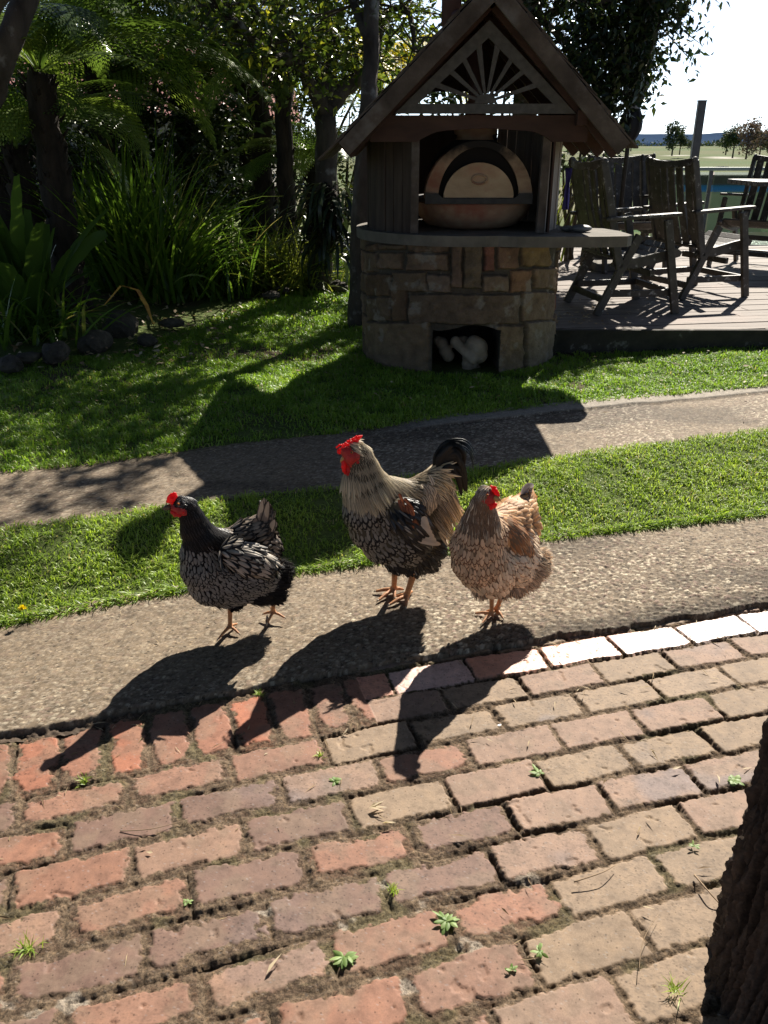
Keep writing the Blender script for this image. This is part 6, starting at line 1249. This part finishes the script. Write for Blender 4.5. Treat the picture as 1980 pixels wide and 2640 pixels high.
def tuft(X, Y, n, L, label, seed, zz=-.018):
    p = gp(X, Y, zz); rs = np.random.RandomState(seed); a = rs.uniform(0, 6.28, n); e = rs.uniform(.3, 1.4, n); D = np.stack([np.cos(a) * np.cos(e), np.sin(a) * np.cos(e), np.sin(e)], 1); P = rs.normal(0, L * .22, (n, 3)) * (1, 1, 0)
    T = np.array([(-.5, 0, 0), (.5, 0, 0), (.4, .5, .0), (-.4, .5, 0), (0, 1, -.25)]); F = np.array([(0, 1, 2), (0, 2, 3), (3, 2, 4)]); Ls = L * rs.uniform(.5, 1.1, n)
    o = scatter('grass_tuft', T, F, P, basis(D, np.tile((0, 0, 1.), (n, 1)), .2), np.stack([np.full(n, .0022), Ls, Ls], 1), GRASS, rnd=rs.uniform(.3, .9, n)); o.location = p; tag(o, label, 'grass tuft', 'grass tufts in the brick joints')
for i, (X, Y, n, L, l) in enumerate([(62, 2052, 46, .035, 'grass tuft between bricks at the lower left edge'), (180, 1690, 40, .026, 'grass tuft beside the tip of the black hen shadow'), (690, 1632, 26, .018, 'yellowish tuft on the joint below the rooster shadow'), (850, 1925, 26, .022, 'grass tuft in the joint at the bottom centre'), (560, 1500, 50, .02, 'low mossy tuft at the seam of path and soldier bricks'), (1460, 2140, 30, .03, 'thin tuft by the foot of the near trunk')]): tuft(X, Y, n, L, l, i + 40)
def dandelion():
    p = gp(50, 1322, .04); t = wempty('dandelion', p, label='yellow dandelion flower at the edge of the grass strip on the far left', cat='flower'); rs = np.random.RandomState(1)
    n = 70; a = rs.uniform(0, 6.28, n); e = rs.uniform(.0, 1.4, n); D = np.stack([np.cos(a) * np.cos(e), np.sin(a) * np.cos(e), np.sin(e)], 1)
    scatter('petals', LEAF_V, LEAF_F, np.tile(np.array(p) + (0, 0, .012), (n, 1)), basis(D, np.tile((0, 0, 1.), (n, 1)), .3), np.stack([np.full(n, .004), np.full(n, .016), np.full(n, .016)], 1), leafmat('petal', [(0, (.90, .72, .01)), (1, (.98, .86, .04))], .5, .3, .3), t)
    mb = MB(); mb.tube([p - Vector((0, 0, .04)), p + Vector((0, 0, .012))], .0018, 6); mb.build('stem', plain('stem_green', (.12, .2, .04)), t)
dandelion()
dry_m = leafmat('dry_leaf', [(0, (.20, .13, .07)), (.6, (.42, .31, .18)), (1, (.62, .52, .36))], .6, .25, .3)
def litter(name, n, reg, L, w, zf, label, seed, mat=None, flat=.12):
    rs = np.random.RandomState(seed); X, Y = reg(rs, n); a = rs.uniform(0, 6.28, n); D = np.stack([np.cos(a), np.sin(a), rs.normal(0, flat, n)], 1); P = np.stack([X, Y, zf(X, Y)], 1)
    Ls = L * rs.uniform(.4, 1.3, n); o = scatter(name, LEAF_V, LEAF_F, P, basis(D, np.tile((0, 0, 1.), (n, 1)), .35), np.stack([w * rs.uniform(.6, 1.4, n), Ls, Ls * .6], 1), mat or dry_m, rnd=rs.rand(n)); tag(o, label, 'litter', kind='stuff')
def on_bricks(rs, n):
    x = rs.uniform(-1.1, 1.3, n); t = np.where(rs.rand(n) < .35, rs.uniform(0, .3, n), rs.uniform(.0, 1.25, n)); return x, A_(x) - t
def on_path(rs, n):
    x = rs.uniform(-1.6, 1.9, n); f = rs.rand(n) ** .8; return x, A_(x) + .03 + (B_(x) - A_(x) - .02) * f
litter('dry_straw', 150, on_bricks, .040, .0035, lambda x, y: 0 * x - .014, 'dry straw and narrow dead leaves scattered over the bricks', 1)
litter('path_straw', 170, on_path, .028, .003, lambda x, y: 0 * x + .006, 'pale straw fragments scattered on the near concrete path', 2)
litter('far_path_straw', 90, lambda rs, n: (lambda x: (x, C_(x) + (D_(x) - C_(x)) * rs.rand(n)))(rs.uniform(-2.2, 2.6, n)), .035, .004, lambda x, y: 0 * x + .118, 'pale straw fragments on the far path', 3)
litter('lawn_leaves', 120, lambda rs, n: (rs.uniform(-2.6, 2.6, n), rs.uniform(4.4, 6.6, n)), .04, .016, lambda x, y: ground_z(x, y) + .02, 'few dry leaves lying on the lawn', 4)
litter('deck_leaves', 260, lambda rs, n: (1.0 + np.abs(rs.normal(.25, .3, n)), 6.0 + np.abs(rs.normal(.5, .5, n))), .035, .016, lambda x, y: 0 * x + DZ + .008, 'golden dry leaves gathered on the deck beside the oven hut', 5, flat=.3)
litter('bed_litter', 500, lambda rs, n: (rs.uniform(-3.2, -1.2, n), rs.uniform(5.4, 7.5, n)), .06, .025, lambda x, y: ground_z(x, y) + .02, 'leaf litter on the dark soil of the garden bed', 6, flat=.3)
def bamboo_leaf(X, Y, n, L, label, seed, name='dry_leaf'):
    p = gp(X, Y, -.012); rs = np.random.RandomState(seed); a = rs.uniform(0, 1.2, n) + rs.uniform(0, 6); D = np.stack([np.cos(a), np.sin(a), rs.uniform(.0, .25, n)], 1); S = np.stack([np.full(n, .008), L * rs.uniform(.7, 1.1, n), np.full(n, L)], 1)
    o = scatter(name, LEAF_V, LEAF_F, np.zeros((n, 3)), basis(D, np.tile((0, 0, 1.), (n, 1)), .3), S, dry_m, rnd=np.full(n, .9)); o.location = p; tag(o, label, 'leaf', 'pale fallen leaves on the bricks')
for i, (X, Y, n, L, l) in enumerate([(797, 1745, 4, .045, 'pale feathery leaf cluster on the bricks just left of centre'), (825, 1778, 2, .040, 'pair of pale folded leaves on a grey brick at the centre'), (330, 1842, 1, .022, 'small yellow green leaf on the reddish bricks at the left'), (575, 2105, 1, .05, 'upright straw coloured leaf between bricks near the bottom'), (1452, 1662, 1, .03, 'single pale leaf on a brick joint right of centre'), (1548, 1672, 1, .04, 'pale leaf pointing at the dark curly weed by the trunk')]): bamboo_leaf(X, Y, n, L, l, i + 7)
def twig(pts, r, label, z=-.013):
    mb = MB(); P = [gp(x, y, z + (.008 if 0 < i < len(pts) - 1 else 0)) for i, (x, y) in enumerate(pts)]; o0 = P[0].copy(); limb(mb, [p - o0 for p in P], r, r * .5, 6); o = mb.build('twig', plain('twig_wood', (.30, .21, .13), .8), None, True); o.location = o0; tag(o, label, 'twig', 'twigs lying on the bricks')
twig([(1500, 1890), (1530, 1925), (1552, 1950)], .0022, 'brown twig lying on the bricks left of the near trunk'); twig([(1380, 2098), (1390, 2030), (1422, 1975)], .0009, 'thin curved straw standing out on the bricks at the lower right'); twig([(1240, 1905), (1300, 1885), (1330, 1868)], .0016, 'thin twig wedged in a joint right of centre'); twig([(260, 1795), (330, 1790), (405, 1770)], .0013, 'thin twig across the reddish bricks on the left')
def hen_feather():
    p = gp(1075, 1567, -.01); o = scatter('white_feather', T_ROUND[0], T_ROUND[1], np.zeros((1, 3)), basis(np.array([[.8, .5, .1]]), np.array([[0, 0, 1.]])), np.array([[.008, .012, .012]]), plain('white_fleck', (.8, .8, .78), .7), TUV=T_ROUND[2]); o.location = p; tag(o, 'tiny white feather lying on a tan brick beside the buff hen shadow', 'feather')
hen_feather()
